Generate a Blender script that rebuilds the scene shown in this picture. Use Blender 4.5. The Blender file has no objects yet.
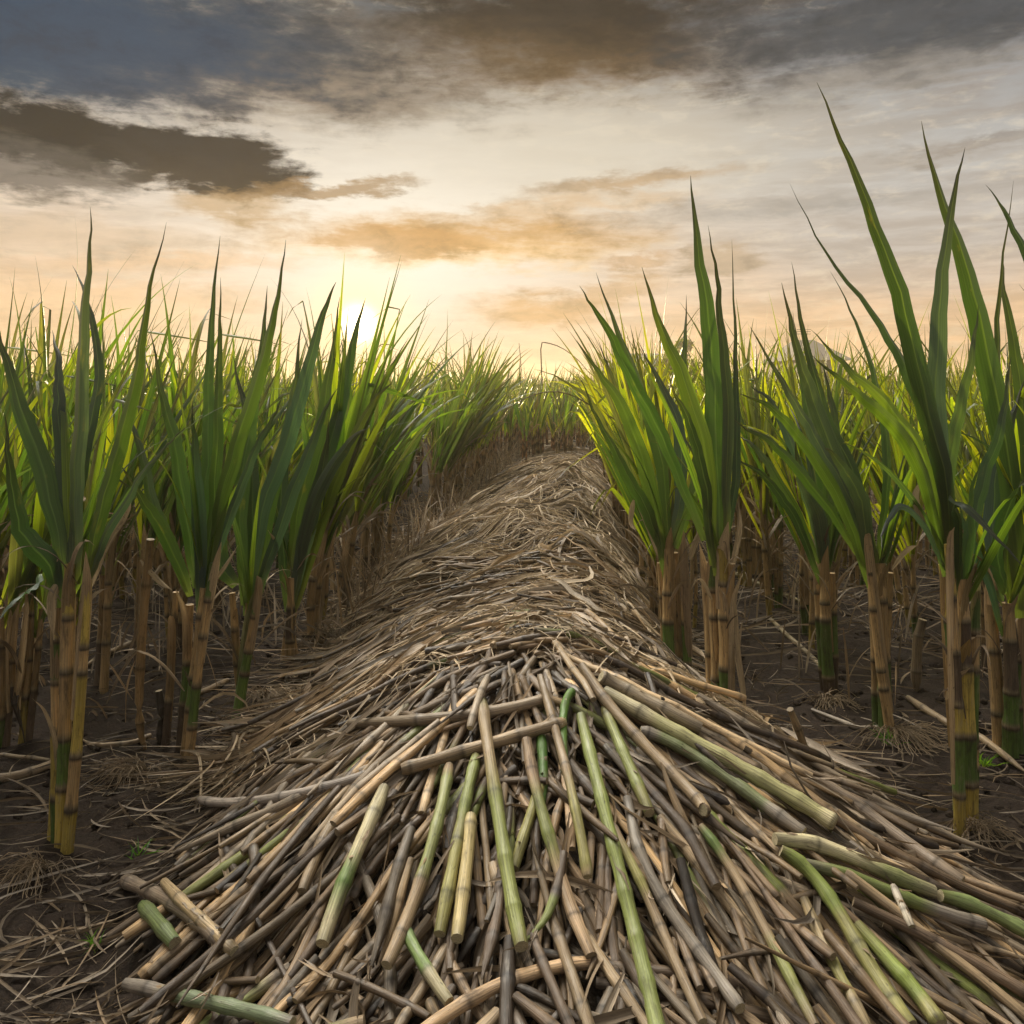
import bpy, math, random
import numpy as np
from mathutils import Vector
R = math.radians
rng = np.random.default_rng(7)
random.seed(7)
scn = bpy.context.scene
col = scn.collection

# ------------------------------------------------------------------ camera, sky, sun, exposure
F, CX, HY, CH = 850.0, 512.0, 385.0, 1.35          # focal length in px, image centre, horizon row, eye height
cd = bpy.data.cameras.new('camera'); cam = bpy.data.objects.new('camera', cd); col.objects.link(cam)
cam.location = (0, 0, CH); cam.rotation_euler = (R(90), 0, 0)
cd.sensor_width = 36; cd.lens = 36 * F / 1024; cd.shift_y = -(512 - HY) / 1024
cd.clip_start = 0.05; cd.clip_end = 3000
scn.camera = cam
SUN_AZ, SUN_EL = math.atan((358 - CX) / F), R(4.6)
SUNDIR = Vector((math.sin(SUN_AZ) * math.cos(SUN_EL), math.cos(SUN_AZ) * math.cos(SUN_EL), math.sin(SUN_EL)))
sl = bpy.data.lights.new('sun', 'SUN'); sl.energy = 5.0; sl.angle = R(0.6); sl.color = (1.0, 0.78, 0.45)
so = bpy.data.objects.new('sun', sl); col.objects.link(so)
so.rotation_euler = (-SUNDIR).to_track_quat('-Z', 'Y').to_euler(); so.location = (-3, 12, 6)
scn.view_settings.view_transform = 'Standard'; scn.view_settings.look = 'None'
scn.view_settings.exposure = 0.0; scn.view_settings.gamma = 1
scn.cycles.max_bounces = 8; scn.cycles.diffuse_bounces = 3; scn.cycles.transmission_bounces = 4
scn.cycles.transparent_max_bounces = 8; scn.cycles.volume_bounces = 0
scn.cycles.sample_clamp_indirect = 4; scn.cycles.use_denoising = True
scn.cycles.caustics_reflective = False; scn.cycles.caustics_refractive = False


def s2l(r, g, b):
    f = lambda c: (c / 255 / 12.92) if c / 255 <= .04045 else ((c / 255 + .055) / 1.055) ** 2.4
    return (f(r), f(g), f(b))


class NT:
    """small helper for node trees"""
    def __init__(s, tree): s.t = tree; s.n = tree.nodes; s.l = tree.links
    def put(s, sock, v):
        if isinstance(v, bpy.types.NodeSocket): s.l.new(v, sock)
        else:
            if hasattr(sock.default_value, '__len__') and len(sock.default_value) == 4 and len(v) == 3: v = (*v, 1)
            sock.default_value = v
    def m(s, op, a, b=0.0, c=0.0, clamp=False):
        n = s.n.new('ShaderNodeMath'); n.operation = op; n.use_clamp = clamp
        s.put(n.inputs[0], a); s.put(n.inputs[1], b)
        if len(n.inputs) > 2: s.put(n.inputs[2], c)
        return n.outputs[0]
    def mix(s, f, a, b, mode='MIX'):
        n = s.n.new('ShaderNodeMix'); n.data_type = 'RGBA'; n.blend_type = mode
        s.put(n.inputs[0], f); s.put(n.inputs[6], a); s.put(n.inputs[7], b)
        return n.outputs[2]
    def noise(s, vec, scale=1, detail=4, rough=.55, dist=0):
        n = s.n.new('ShaderNodeTexNoise'); s.put(n.inputs['Vector'], vec)
        n.inputs['Scale'].default_value = scale; n.inputs['Detail'].default_value = detail
        n.inputs['Roughness'].default_value = rough; n.inputs['Distortion'].default_value = dist
        return n.outputs[0]
    def comb(s, x, y, z=0.0):
        n = s.n.new('ShaderNodeCombineXYZ')
        for i, v in enumerate((x, y, z)): s.put(n.inputs[i], v)
        return n.outputs[0]
    def sep(s, v):
        n = s.n.new('ShaderNodeSeparateXYZ'); s.l.new(v, n.inputs[0]); return n.outputs
    def smooth(s, v, a, b, lo=0.0, hi=1.0):
        n = s.n.new('ShaderNodeMapRange'); n.interpolation_type = 'SMOOTHSTEP'
        s.put(n.inputs[0], v)
        for i, q in enumerate((a, b, lo, hi)): n.inputs[i + 1].default_value = q
        return n.outputs[0]
    def ramp(s, f, stops, interp='LINEAR'):
        n = s.n.new('ShaderNodeValToRGB'); s.put(n.inputs[0], f); e = n.color_ramp.elements
        n.color_ramp.interpolation = interp
        while len(e) < len(stops): e.new(.5)
        for i, (p, c) in enumerate(stops): e[i].position = p; e[i].color = (*c, 1)
        return n.outputs[0]


def dirang(px, py):
    x, z = (px - CX) / F, (HY - py) / F
    return math.atan(x), math.atan2(z, math.sqrt(1 + x * x))


w = bpy.data.worlds.new("World"); scn.world = w; w.use_nodes = True
T = NT(w.node_tree); w.node_tree.nodes.clear()
tc = T.n.new('ShaderNodeTexCoord').outputs['Generated']
dx, dy, dz = T.sep(tc)
AZ = T.m('ARCTAN2', dx, dy); EL = T.m('ARCSINE', dz)
q = T.comb(T.m('MULTIPLY', AZ, 3.0), T.m('MULTIPLY', EL, 9.0), 0.0)
n1 = T.noise(q, 1.6, 6, .6); n2 = T.noise(T.comb(T.m('MULTIPLY', AZ, 3.2), T.m('MULTIPLY', EL, 11.0), 4.7), 1.9, 6, .62)
n3 = T.noise(T.comb(T.m('MULTIPLY', AZ, 4.0), T.m('MULTIPLY', EL, 26.0), 9.1), 2.2, 8, .62, .4)
n4 = T.noise(T.comb(T.m('MULTIPLY', AZ, 9.0), T.m('MULTIPLY', EL, 26.0), 2.1), 3.0, 6, .6, .3)
n5 = T.noise(T.comb(T.m('MULTIPLY', AZ, 7.0), T.m('MULTIPLY', EL, 15.0), 5.5), 3.0, 8, .62, .2)
A2 = T.m('ADD', AZ, T.m('MULTIPLY', T.m('SUBTRACT', n1, .5), .12))
E2 = T.m('ADD', EL, T.m('MULTIPLY', T.m('SUBTRACT', n2, .5), .06))
E3 = T.m('ADD', E2, T.m('MULTIPLY', T.m('SUBTRACT', n4, .5), .03))
base = T.ramp(T.m('MULTIPLY', E2, 1 / 1.2), [
    (0.0, s2l(242, 192, 142)), (.045, s2l(240, 200, 156)), (.12, s2l(236, 210, 184)), (.20, s2l(212, 202, 190)),
    (.26, s2l(160, 152, 144)), (.31, s2l(92, 96, 102)), (.40, s2l(104, 108, 112)), (.50, (.8, .8, .79)), (1.0, (.50, .51, .53))])
# right side of the sky is cooler and greyer
rightm = T.m('MULTIPLY', T.smooth(A2, .05, .40), T.smooth(E2, .07, .15))
base = T.mix(T.m('MULTIPLY', rightm, .75), base, T.ramp(T.m('MULTIPLY', E2, 1 / .5), [
    (0, s2l(205, 196, 184)), (.45, s2l(184, 184, 182)), (.66, s2l(152, 154, 158)), (.82, s2l(84, 90, 98)), (1.0, s2l(100, 104, 108))]))
# away from the sun (behind the camera) the cloud deck is plain pale grey
back = T.smooth(dy, .35, -.2)
base = T.mix(back, base, (.34, .35, .37))
patchdir = Vector((math.sin(R(-28)) * math.cos(R(54)), math.cos(R(-28)) * math.cos(R(54)), math.sin(R(54))))
dt = T.m('ADD', T.m('ADD', T.m('MULTIPLY', dx, patchdir.x), T.m('MULTIPLY', dy, patchdir.y)), T.m('MULTIPLY', dz, patchdir.z))
lightpatch = T.m('MULTIPLY', T.smooth(dt, .88, .97), T.smooth(EL, .52, .66))  # bright sky patch added above the view to light the heap
# thin streaks
st = T.smooth(n3, .36, .66)
base = T.mix(T.m('MULTIPLY', T.m('SUBTRACT', 1.0, st), .60), base, T.mix(.55, base, s2l(140, 116, 92)))
base = T.mix(T.m('MULTIPLY', T.smooth(n4, .48, .72), .30), base, s2l(244, 228, 200))


def blob(cur, px, py, rx, ry, colr, k=1.0, tilt=0.0, edge=(1.05, .55), lit=None):
    a0, e0 = dirang(px, py)
    da = T.m('SUBTRACT', A2, a0)
    de = T.m('SUBTRACT', T.m('SUBTRACT', E3, e0), T.m('MULTIPLY', da, tilt))
    xx = T.m('POWER', T.m('ABSOLUTE', T.m('DIVIDE', da, rx / F)), 2.0)
    yy = T.m('POWER', T.m('ABSOLUTE', T.m('DIVIDE', de, ry / F)), 2.0)
    d = T.m('SQRT', T.m('ADD', xx, yy))
    d = T.m('ADD', d, T.m('ADD', T.m('MULTIPLY', T.m('SUBTRACT', n3, .5), .8), T.m('MULTIPLY', T.m('SUBTRACT', n5, .5), 1.1)))
    m = T.m('MULTIPLY', T.smooth(d, edge[0], edge[1]), k)
    m = T.m('MULTIPLY', m, T.smooth(dy, .1, .3))
    c = colr
    if lit: c = T.mix(T.smooth(de, -ry / F * .9, ry / F * .2), lit, colr)
    c = T.mix(T.smooth(n5, .42, .68, 0, .38), c, T.mix(1.0, c, (1.4, 1.36, 1.3), 'MULTIPLY'))
    c = T.mix(T.smooth(n5, .50, .32, 0, .45), c, T.mix(1.0, c, (.55, .57, .6), 'MULTIPLY'))
    return T.mix(m, cur, c)


# glow of the low sun through thin cloud
def glow(px, py, sx, sy):
    a0, e0 = dirang(px, py)
    xx = T.m('POWER', T.m('ABSOLUTE', T.m('DIVIDE', T.m('SUBTRACT', AZ, a0), sx / F)), 2.0)
    yy = T.m('POWER', T.m('ABSOLUTE', T.m('DIVIDE', T.m('SUBTRACT', EL, e0), sy / F)), 2.0)
    return T.m('EXPONENT', T.m('MULTIPLY', T.m('ADD', xx, yy), -1.0))


front = T.smooth(dy, .1, .4)
g1 = T.m('MULTIPLY', glow(400, 240, 190, 105), front)
base = T.mix(T.m('MULTIPLY', g1, 1.0), base, (1.0, .93, .80))
base = T.mix(T.m('MULTIPLY', T.m('MULTIPLY', glow(580, 150, 230, 60), front), .7), base, s2l(224, 214, 194))
S = base
S = blob(S, 40, 30, 330, 60, s2l(60, 78, 92), .95)
S = blob(S, 560, 28, 260, 62, s2l(56, 50, 46), 1.0, -.05, (1.2, .35), lit=s2l(120, 96, 68))
S = blob(S, 300, 85, 230, 45, s2l(116, 102, 88), .75, 0, (1.2, .3))
S = blob(S, 230, 40, 200, 50, s2l(70, 74, 78), .7, 0, (1.2, .3))
S = blob(S, 60, 30, 260, 62, s2l(38, 66, 92), .95, 0, (1.2, .3))
S = blob(S, 920, 20, 240, 46, s2l(70, 74, 80), .9, .02, (1.2, .4))
S = blob(S, 40, 134, 150, 34, s2l(12, 22, 34), 1.0, -.05, (1.05, .6), lit=s2l(38, 42, 48))
S = blob(S, 210, 162, 105, 36, s2l(34, 38, 46), 1.0, -.12, (1.05, .6), lit=s2l(54, 50, 50))
S = blob(S, 30, 170, 100, 26, s2l(84, 80, 78), .8, 0, (1.1, .5))
S = blob(S, 330, 188, 90, 10, s2l(160, 128, 90), .8, .1, (1.1, .4))
S = blob(S, 235, 205, 80, 16, s2l(190, 156, 112), .7, .0, (1.1, .4))
S = blob(S, 455, 238, 225, 30, s2l(204, 160, 102), .92, .02, (1.25, .25), lit=s2l(250, 206, 140))
S = blob(S, 400, 242, 110, 16, s2l(196, 150, 96), .7, .0, (1.05, .5))
S = blob(S, 630, 184, 130, 11, s2l(186, 156, 120), .8, .10, (1.25, .25))
S = blob(S, 180, 262, 160, 12, s2l(226, 190, 150), .7, .03, (1.3, .2))
S = blob(S, 560, 208, 150, 9, s2l(214, 180, 138), .6, .04, (1.3, .2))
S = blob(S, 800, 205, 200, 12, s2l(168, 162, 154), .5, .03, (1.3, .2))
S = blob(S, 540, 312, 80, 22, s2l(214, 172, 122), .85, .03, (1.25, .25))
S = blob(S, 640, 260, 55, 11, s2l(204, 170, 132), .8, .03, (1.1, .4))
S = blob(S, 718, 264, 50, 20, s2l(190, 168, 142), .9, .05, (1.1, .5))
S = blob(S, 610, 290, 60, 18, s2l(208, 172, 130), .7, .2, (1.1, .4))
S = blob(S, 900, 75, 180, 22, s2l(140, 134, 126), .6, .05, (1.1, .3))
S = blob(S, 990, 140, 110, 9, s2l(150, 138, 126), .6, .08, (1.1, .3))
S = blob(S, 70, 235, 170, 22, s2l(208, 184, 156), .6, .02, (1.1, .3))
S = blob(S, 80, 300, 190, 26, s2l(238, 200, 156), .6, .02, (1.1, .3))
g2 = T.m('MULTIPLY', glow(362, 300, 52, 40), front)
S = T.mix(T.m('MULTIPLY', g2, .8), S, (1.02, .93, .74))
g4 = T.m('MULTIPLY', glow(358, 322, 34, 30), front)
S = T.mix(T.m('MULTIPLY', g4, .85), S, (1.9, 1.25, .50))
g3 = T.m('MULTIPLY', glow(358, 324, 13, 13), front)
S = T.mix(g3, S, (7.0, 5.8, 3.6))
S = T.mix(lightpatch, S, (13.5, 12.7, 11.2))
below = T.smooth(EL, .0, -.03)
S = T.mix(below, S, s2l(150, 130, 90))
sky = T.n.new('ShaderNodeTexSky'); sky.sky_type = 'NISHITA'; sky.sun_disc = False
sky.sun_elevation = SUN_EL; sky.sun_rotation = SUN_AZ; sky.air_density = 1.2; sky.dust_density = 2.0
b1 = T.n.new('ShaderNodeBackground'); T.put(b1.inputs[0], sky.outputs[0]); b1.inputs[1].default_value = 0.05
b2 = T.n.new('ShaderNodeBackground'); T.put(b2.inputs[0], S); b2.inputs[1].default_value = 1.0
mx = T.n.new('ShaderNodeMixShader'); mx.inputs[0].default_value = .985
T.l.new(b1.outputs[0], mx.inputs[1]); T.l.new(b2.outputs[0], mx.inputs[2])
wo = T.n.new('ShaderNodeOutputWorld'); T.l.new(mx.outputs[0], wo.inputs[0])
w.cycles.sampling_method = 'MANUAL'; w.cycles.sample_map_resolution = 1024


# ------------------------------------------------------------------ materials
def newmat(name):
    m = bpy.data.materials.new(name); m.use_nodes = True
    t = NT(m.node_tree); t.n.clear()
    o = t.n.new('ShaderNodeOutputMaterial')
    return m, t, o


def attr(t, name):
    n = t.n.new('ShaderNodeAttribute'); n.attribute_name = name
    return n


def objrand(t):
    return t.n.new('ShaderNodeObjectInfo').outputs['Random']


def leaf_mat(nm='cane_leaf', tk=.48, tint=(3.9, 3.3, .8)):
    m, t, o = newmat(nm)
    c = attr(t, 'Col').outputs['Color']; fib = attr(t, 'fib').outputs['Vector']
    fx, fy, fz = t.sep(fib)
    streak = t.noise(t.comb(t.m('MULTIPLY', fx, 420), t.m('MULTIPLY', fy, 420), t.m('MULTIPLY', fz, 3)), 1, 3, .6)
    blot = t.noise(t.comb(t.m('MULTIPLY', fx, 25), t.m('MULTIPLY', fy, 25), t.m('MULTIPLY', fz, 9)), 1, 4, .6)
    r = objrand(t)
    c = t.mix(1.0, c, t.ramp(streak, [(.3, (.62, .66, .62)), (.7, (1.3, 1.25, 1.2))]), 'MULTIPLY')
    c = t.mix(t.m('MULTIPLY', t.smooth(blot, .62, .80), .5), c, (.20, .17, .04))
    c = t.mix(1.0, c, t.ramp(r, [(0, (.75, .85, .85)), (.5, (1, 1, 1)), (1, (1.35, 1.15, .8))]), 'MULTIPLY')
    pb = t.n.new('ShaderNodeBsdfPrincipled'); t.put(pb.inputs['Base Color'], c)
    pb.inputs['Roughness'].default_value = .38; pb.inputs['Specular IOR Level'].default_value = .55
    t.put(pb.inputs['Roughness'], t.smooth(streak, .3, .7, .30, .50))
    tr = t.n.new('ShaderNodeBsdfTranslucent')
    t.put(tr.inputs[0], t.mix(1.0, c, tint, 'MULTIPLY'))
    mxs = t.n.new('ShaderNodeMixShader'); mxs.inputs[0].default_value = tk
    bmp = t.n.new('ShaderNodeBump'); bmp.inputs['Strength'].default_value = .35; bmp.inputs['Distance'].default_value = .002
    t.l.new(streak, bmp.inputs['Height']); t.l.new(bmp.outputs[0], pb.inputs['Normal'])
    t.l.new(pb.outputs[0], mxs.inputs[1]); t.l.new(tr.outputs[0], mxs.inputs[2]); t.l.new(mxs.outputs[0], o.inputs[0])
    return m


def cane_mat(name, rough=.55, spotk=.6, trans=0.0):
    m, t, o = newmat(name)
    c = attr(t, 'Col').outputs['Color']; fib = attr(t, 'fib').outputs['Vector']
    fx, fy, fz = t.sep(fib)
    streak = t.noise(t.comb(t.m('MULTIPLY', fx, 330), t.m('MULTIPLY', fy, 330), t.m('MULTIPLY', fz, 7)), 1, 4, .65)
    blot = t.noise(t.comb(t.m('MULTIPLY', fx, 45), t.m('MULTIPLY', fy, 45), t.m('MULTIPLY', fz, 14)), 1, 5, .65)
    spot = t.noise(t.comb(t.m('MULTIPLY', fx, 160), t.m('MULTIPLY', fy, 160), t.m('MULTIPLY', fz, 60)), 1, 3, .6)
    c = t.mix(1.0, c, t.ramp(streak, [(.30, (.50, .48, .46)), (.52, (1, 1, 1)), (.72, (1.5, 1.45, 1.4))]), 'MULTIPLY')
    c = t.mix(t.m('MULTIPLY', t.smooth(blot, .50, .70), spotk), c, (.045, .032, .022))
    c = t.mix(t.m('MULTIPLY', t.smooth(blot, .46, .30), .30), c, (.36, .30, .22))
    c = t.mix(t.m('MULTIPLY', t.smooth(spot, .62, .72), .6), c, (.03, .02, .014))
    pb = t.n.new('ShaderNodeBsdfPrincipled'); t.put(pb.inputs['Base Color'], c)
    t.put(pb.inputs['Roughness'], t.smooth(blot, .35, .7, rough - .1, rough + .2))
    pb.inputs['Specular IOR Level'].default_value = .35
    bmp = t.n.new('ShaderNodeBump'); bmp.inputs['Strength'].default_value = .6; bmp.inputs['Distance'].default_value = .003
    t.l.new(t.m('ADD', streak, t.m('MULTIPLY', spot, .5)), bmp.inputs['Height']); t.l.new(bmp.outputs[0], pb.inputs['Normal'])
    if trans:
        tr = t.n.new('ShaderNodeBsdfTranslucent'); t.put(tr.inputs[0], c)
        mxs = t.n.new('ShaderNodeMixShader'); mxs.inputs[0].default_value = trans
        t.l.new(pb.outputs[0], mxs.inputs[1]); t.l.new(tr.outputs[0], mxs.inputs[2]); t.l.new(mxs.outputs[0], o.inputs[0])
    else: t.l.new(pb.outputs[0], o.inputs[0])
    return m


def soil_mat(name, dark, light, strawk):
    m, t, o = newmat(name)
    p = t.n.new('ShaderNodeTexCoord').outputs['Object']
    x, y, z = t.sep(p)
    big = t.noise(p, 1.3, 5, .6); mid = t.noise(p, 14, 6, .65); fine = t.noise(p, 90, 6, .7)
    warp = t.m('MULTIPLY', t.noise(p, 5, 3, .5), .5)
    fibre = t.noise(t.comb(t.m('MULTIPLY', t.m('ADD', x, warp), 14), t.m('MULTIPLY', t.m('ADD', y, warp), 110), z), 1, 5, .7, .6)
    c = t.ramp(t.m('ADD', t.m('MULTIPLY', mid, .6), t.m('MULTIPLY', fine, .4)), [(.34, dark), (.5, tuple((a + b) / 2 for a, b in zip(dark, light))), (.68, light)])
    c = t.mix(t.m('MULTIPLY', t.smooth(fibre, .60, .70), t.m('MULTIPLY', t.smooth(big, .3, .6), strawk)), c, (.20, .135, .075))
    pb = t.n.new('ShaderNodeBsdfPrincipled'); t.put(pb.inputs['Base Color'], c); pb.inputs['Roughness'].default_value = .9
    pb.inputs['Specular IOR Level'].default_value = .2
    bmp = t.n.new('ShaderNodeBump'); bmp.inputs['Strength'].default_value = .9; bmp.inputs['Distance'].default_value = .03
    t.l.new(t.m('ADD', t.m('MULTIPLY', mid, 1.0), t.m('ADD', t.m('MULTIPLY', fine, .35), t.m('MULTIPLY', fibre, .25))), bmp.inputs['Height'])
    t.l.new(bmp.outputs[0], pb.inputs['Normal']); t.l.new(pb.outputs[0], o.inputs[0])
    return m


def flat_mat(name, c1, c2, sc=3, rough=.8):
    m, t, o = newmat(name)
    p = t.n.new('ShaderNodeTexCoord').outputs['Object']
    pb = t.n.new('ShaderNodeBsdfPrincipled'); t.put(pb.inputs['Base Color'], t.ramp(t.noise(p, sc, 5, .6), [(.3, c1), (.7, c2)]))
    pb.inputs['Roughness'].default_value = rough; t.l.new(pb.outputs[0], o.inputs[0]); return m


M_LEAF = leaf_mat(); M_THICK = leaf_mat('thick_cane_leaf', .26, (2.4, 2.6, .9))
M_CANE = cane_mat('cane_stalk', .40, .62)
M_CUT = cane_mat('cut_cane', .42, .65)
M_FRESH = cane_mat('fresh_cut_cane', .38, .42)
M_DRY = cane_mat('dry_leaf', .6, .35, .25)
M_SOIL = soil_mat('dark_soil', (.010, .007, .005), (.050, .034, .024), .5)
M_BED = soil_mat('litter_bed', (.006, .0045, .003), (.035, .024, .015), .7)  # litter colour deepened to paint in the shade between stalks


# ------------------------------------------------------------------ mesh building
class MB:
    def __init__(s): s.v = []; s.f = []; s.c = []; s.b = []; s.n = 0
    def add(s, V, Fq, C, B):
        s.v.append(V); s.f.append(np.asarray(Fq, dtype=np.int64) + s.n); s.c.append(C); s.b.append(B); s.n += len(V)
    def arrays(s): return np.concatenate(s.v), np.concatenate(s.f), np.concatenate(s.c), np.concatenate(s.b)
    def mesh(s, name, mat, smooth=True):
        V, Fq, C, B = s.arrays()
        return mesh_from(name, V, Fq, C, B, mat, smooth)
    def obj(s, name, mat, parent=None, smooth=True):
        return link(name, s.mesh(name, mat, smooth), parent)


def mesh_from(name, V, Fq, C, B, mat, smooth=True):
    me = bpy.data.meshes.new(name)
    nf = len(Fq)
    me.vertices.add(len(V)); me.vertices.foreach_set('co', np.ascontiguousarray(V, dtype=np.float32).ravel())
    me.loops.add(nf * 4); me.loops.foreach_set('vertex_index', Fq.astype(np.int32).ravel())
    me.polygons.add(nf); me.polygons.foreach_set('loop_start', np.arange(0, nf * 4, 4, dtype=np.int32))
    me.polygons.foreach_set('loop_total', np.full(nf, 4, dtype=np.int32))
    me.polygons.foreach_set('use_smooth', np.full(nf, smooth, dtype=bool))
    me.update(calc_edges=True)
    a = me.attributes.new('Col', 'FLOAT_COLOR', 'POINT')
    a.data.foreach_set('color', np.concatenate([C, np.ones((len(C), 1))], 1).astype(np.float32).ravel())
    b = me.attributes.new('fib', 'FLOAT_VECTOR', 'POINT'); b.data.foreach_set('vector', B.astype(np.float32).ravel())
    me.materials.append(mat)
    return me


def link(name, me, parent=None):
    o = bpy.data.objects.new(name, me); col.objects.link(o)
    if parent: o.parent = parent
    return o


def tag(o, label=None, cat=None, group=None, kind=None):
    if label: o['label'] = label
    if cat: o['category'] = cat
    if group: o['group'] = group
    if kind: o['kind'] = kind
    return o


def empty(name, loc): 
    o = bpy.data.objects.new(name, None); col.objects.link(o); o.location = loc; o.empty_display_size = .1
    return o


def nrm(a): return a / np.maximum(np.linalg.norm(a, axis=-1, keepdims=True), 1e-9)


def sweep(mb, P, W, up, C, closed, colr, twist=None, seed=None, caps=True, capcol=None):
    """sweep section C (k,2) scaled by W (n,) along P (n,3)"""
    P = np.asarray(P, float); n = len(P); k = len(C)
    Tn = nrm(np.gradient(P, axis=0)); U = np.broadcast_to(np.asarray(up, float), P.shape)
    side = nrm(np.cross(Tn, U)); N = np.cross(side, Tn)
    if twist is not None:
        ct, st_ = np.cos(twist)[:, None], np.sin(twist)[:, None]
        side, N = side * ct + N * st_, N * ct - side * st_
    W = np.asarray(W, float); W = np.broadcast_to(W if W.ndim else W[None], (n,))
    C = np.asarray(C, float)
    V = P[:, None] + side[:, None] * (C[None, :, 0, None] * W[:, None, None]) + N[:, None] * (C[None, :, 1, None] * W[:, None, None])
    s = np.concatenate([[0], np.cumsum(np.linalg.norm(np.diff(P, axis=0), axis=1))])
    sd = rng.uniform(0, 50) if seed is None else seed
    B = np.zeros((n, k, 3)); wm = W.max()
    B[..., 0] = C[None, :, 0] * wm + sd; B[..., 1] = C[None, :, 1] * wm + sd * .37; B[..., 2] = s[:, None] + sd * 1.7
    colr = np.asarray(colr, float)
    if colr.ndim == 1: colr = np.broadcast_to(colr, (n, 3))
    if colr.ndim == 2: colr = np.broadcast_to(colr[:, None], (n, k, 3))
    kk = k if closed else k - 1
    i = np.arange(n - 1)[:, None]; j = np.arange(kk)[None]; j2 = (j + 1) % k
    Fq = np.stack([i * k + j, i * k + j2, (i + 1) * k + j2, (i + 1) * k + j], -1).reshape(-1, 4)
    V = V.reshape(-1, 3); Cc = colr.reshape(-1, 3); B = B.reshape(-1, 3)
    if closed and caps:
        for ring, ofs in ((0, 0), (n - 1, (n - 1) * k)):
            v0 = V[ofs:ofs + k]; ctr = v0.mean(0)
            idx = len(V)
            cc = np.asarray(capcol if capcol is not None else Cc[ofs], float)
            V = np.concatenate([V, v0, ctr[None]]); Cc = np.concatenate([Cc, np.tile(cc, (k + 1, 1))])
            B = np.concatenate([B, B[ofs:ofs + k], B[ofs:ofs + 1]])
            fs = []
            for a in range(0, k, 2):
                qd = [idx + a, idx + (a + 1) % k, idx + (a + 2) % k, idx + k]
                fs.append(qd if ring else qd[::-1])
            Fq = np.concatenate([Fq, np.array(fs)])
    mb.add(V, Fq, Cc, B)


def circ(k): a = np.arange(k) * 2 * np.pi / k; return np.stack([np.cos(a), np.sin(a)], 1)


C8, C6 = circ(8), circ(6)


def spline(pts, n):
    """Catmull-Rom through pts, n samples by index"""
    p = np.asarray(pts, float); m = len(p)
    if m == 2: return p[0] + (p[1] - p[0]) * np.linspace(0, 1, n)[:, None]
    p = np.concatenate([[2 * p[0] - p[1]], p, [2 * p[-1] - p[-2]]])
    t = np.linspace(0, m - 1 - 1e-6, n); i = t.astype(int); f = (t - i)[:, None]
    a, b, c, d = p[i], p[i + 1], p[i + 2], p[i + 3]
    return .5 * (2 * b + (c - a) * f + (2 * a - 5 * b + 4 * c - d) * f ** 2 + (3 * b - a - 3 * c + d) * f ** 3)


BLADE = np.array([[-1, .22], [-.55, .06], [-.12, -.03], [0, -.07], [.12, -.03], [.55, .06], [1, .22]]) * [.5, .5]
BLADE_LOW = np.array([[-1, .2], [0, -.05], [1, .2]]) * [.5, .5]
GREENS = [(.034, .076, .018), (.046, .098, .020), (.032, .066, .032), (.066, .120, .022), (.044, .078, .040)]


def blade(mb, P, wid, up, colr=None, twist=None, low=False, tipdark=.5, basecol=None, n=None, base_w=.42):
    P = np.asarray(P, float); n = len(P); s = np.linspace(0, 1, n)
    W = wid * (base_w + (1 - base_w) * np.clip(s / .3, 0, 1) ** .8) * np.interp(s, [0, .35, .55, .72, .86, .95, 1], [1, 1, .82, .50, .22, .09, .015])
    W = np.maximum(W, wid * .015)
    c = np.array(colr if colr is not None else GREENS[rng.integers(len(GREENS))]) * rng.uniform(.85, 1.2)
    bc = np.array(basecol if basecol is not None else (.13, .17, .05))
    Cc = c + (bc - c) * (np.clip(1 - s / .16, 0, 1) ** 1.5)[:, None]
    tb = (np.clip((s - .50) / .42, 0, 1) ** 1.2 * tipdark)[:, None]  # tips browned and darkened, backlit silhouette painted into the colour
    Cc = Cc * (1 - tb) + np.array([.018, .020, .010]) * tb
    prof = BLADE_LOW if low else BLADE
    Cv = np.repeat(Cc[:, None], len(prof), 1)
    if not low:
        rib = np.array([.12, .17, .06]) + c * .4
        Cv[:, 3] = Cc * .6 + rib * .4
        Cv[:, 0] *= 1.15; Cv[:, 6] *= 1.15
        # slight wave of the two margins
        ph = rng.uniform(0, 6); P = P + 0
    if twist is None: twist = rng.uniform(-.35, .35) + s * rng.uniform(-.9, .9)
    sweep(mb, P, W, up, prof, False, Cv, twist)


def arc_leaf(p0, th, phi, L, bend, n=12, lean=(0, 0), kink=0):
    """path of a leaf leaving p0 at angle th from vertical, in direction phi, bending outwards"""
    s = np.linspace(0, 1, n); ang = th + bend * s ** 2.2
    if kink: ang = ang + np.clip((s - kink) / .06, 0, 1) * 1.7
    dz = np.cos(ang); dr = np.sin(ang)
    d = np.stack([dr * math.cos(phi) + lean[0], dr * math.sin(phi) + lean[1], dz], 1)
    d = nrm(d); step = L / (n - 1)
    P = np.concatenate([[np.zeros(3)], np.cumsum(d[:-1] * step, 0)]) + np.asarray(p0)
    return P


TAN, YEL, GRN, DRK, PALE = np.array((.50, .33, .145)), np.array((.50, .37, .08)), np.array((.085, .14, .028)), np.array((.055, .038, .024)), np.array((.52, .40, .22))


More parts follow.
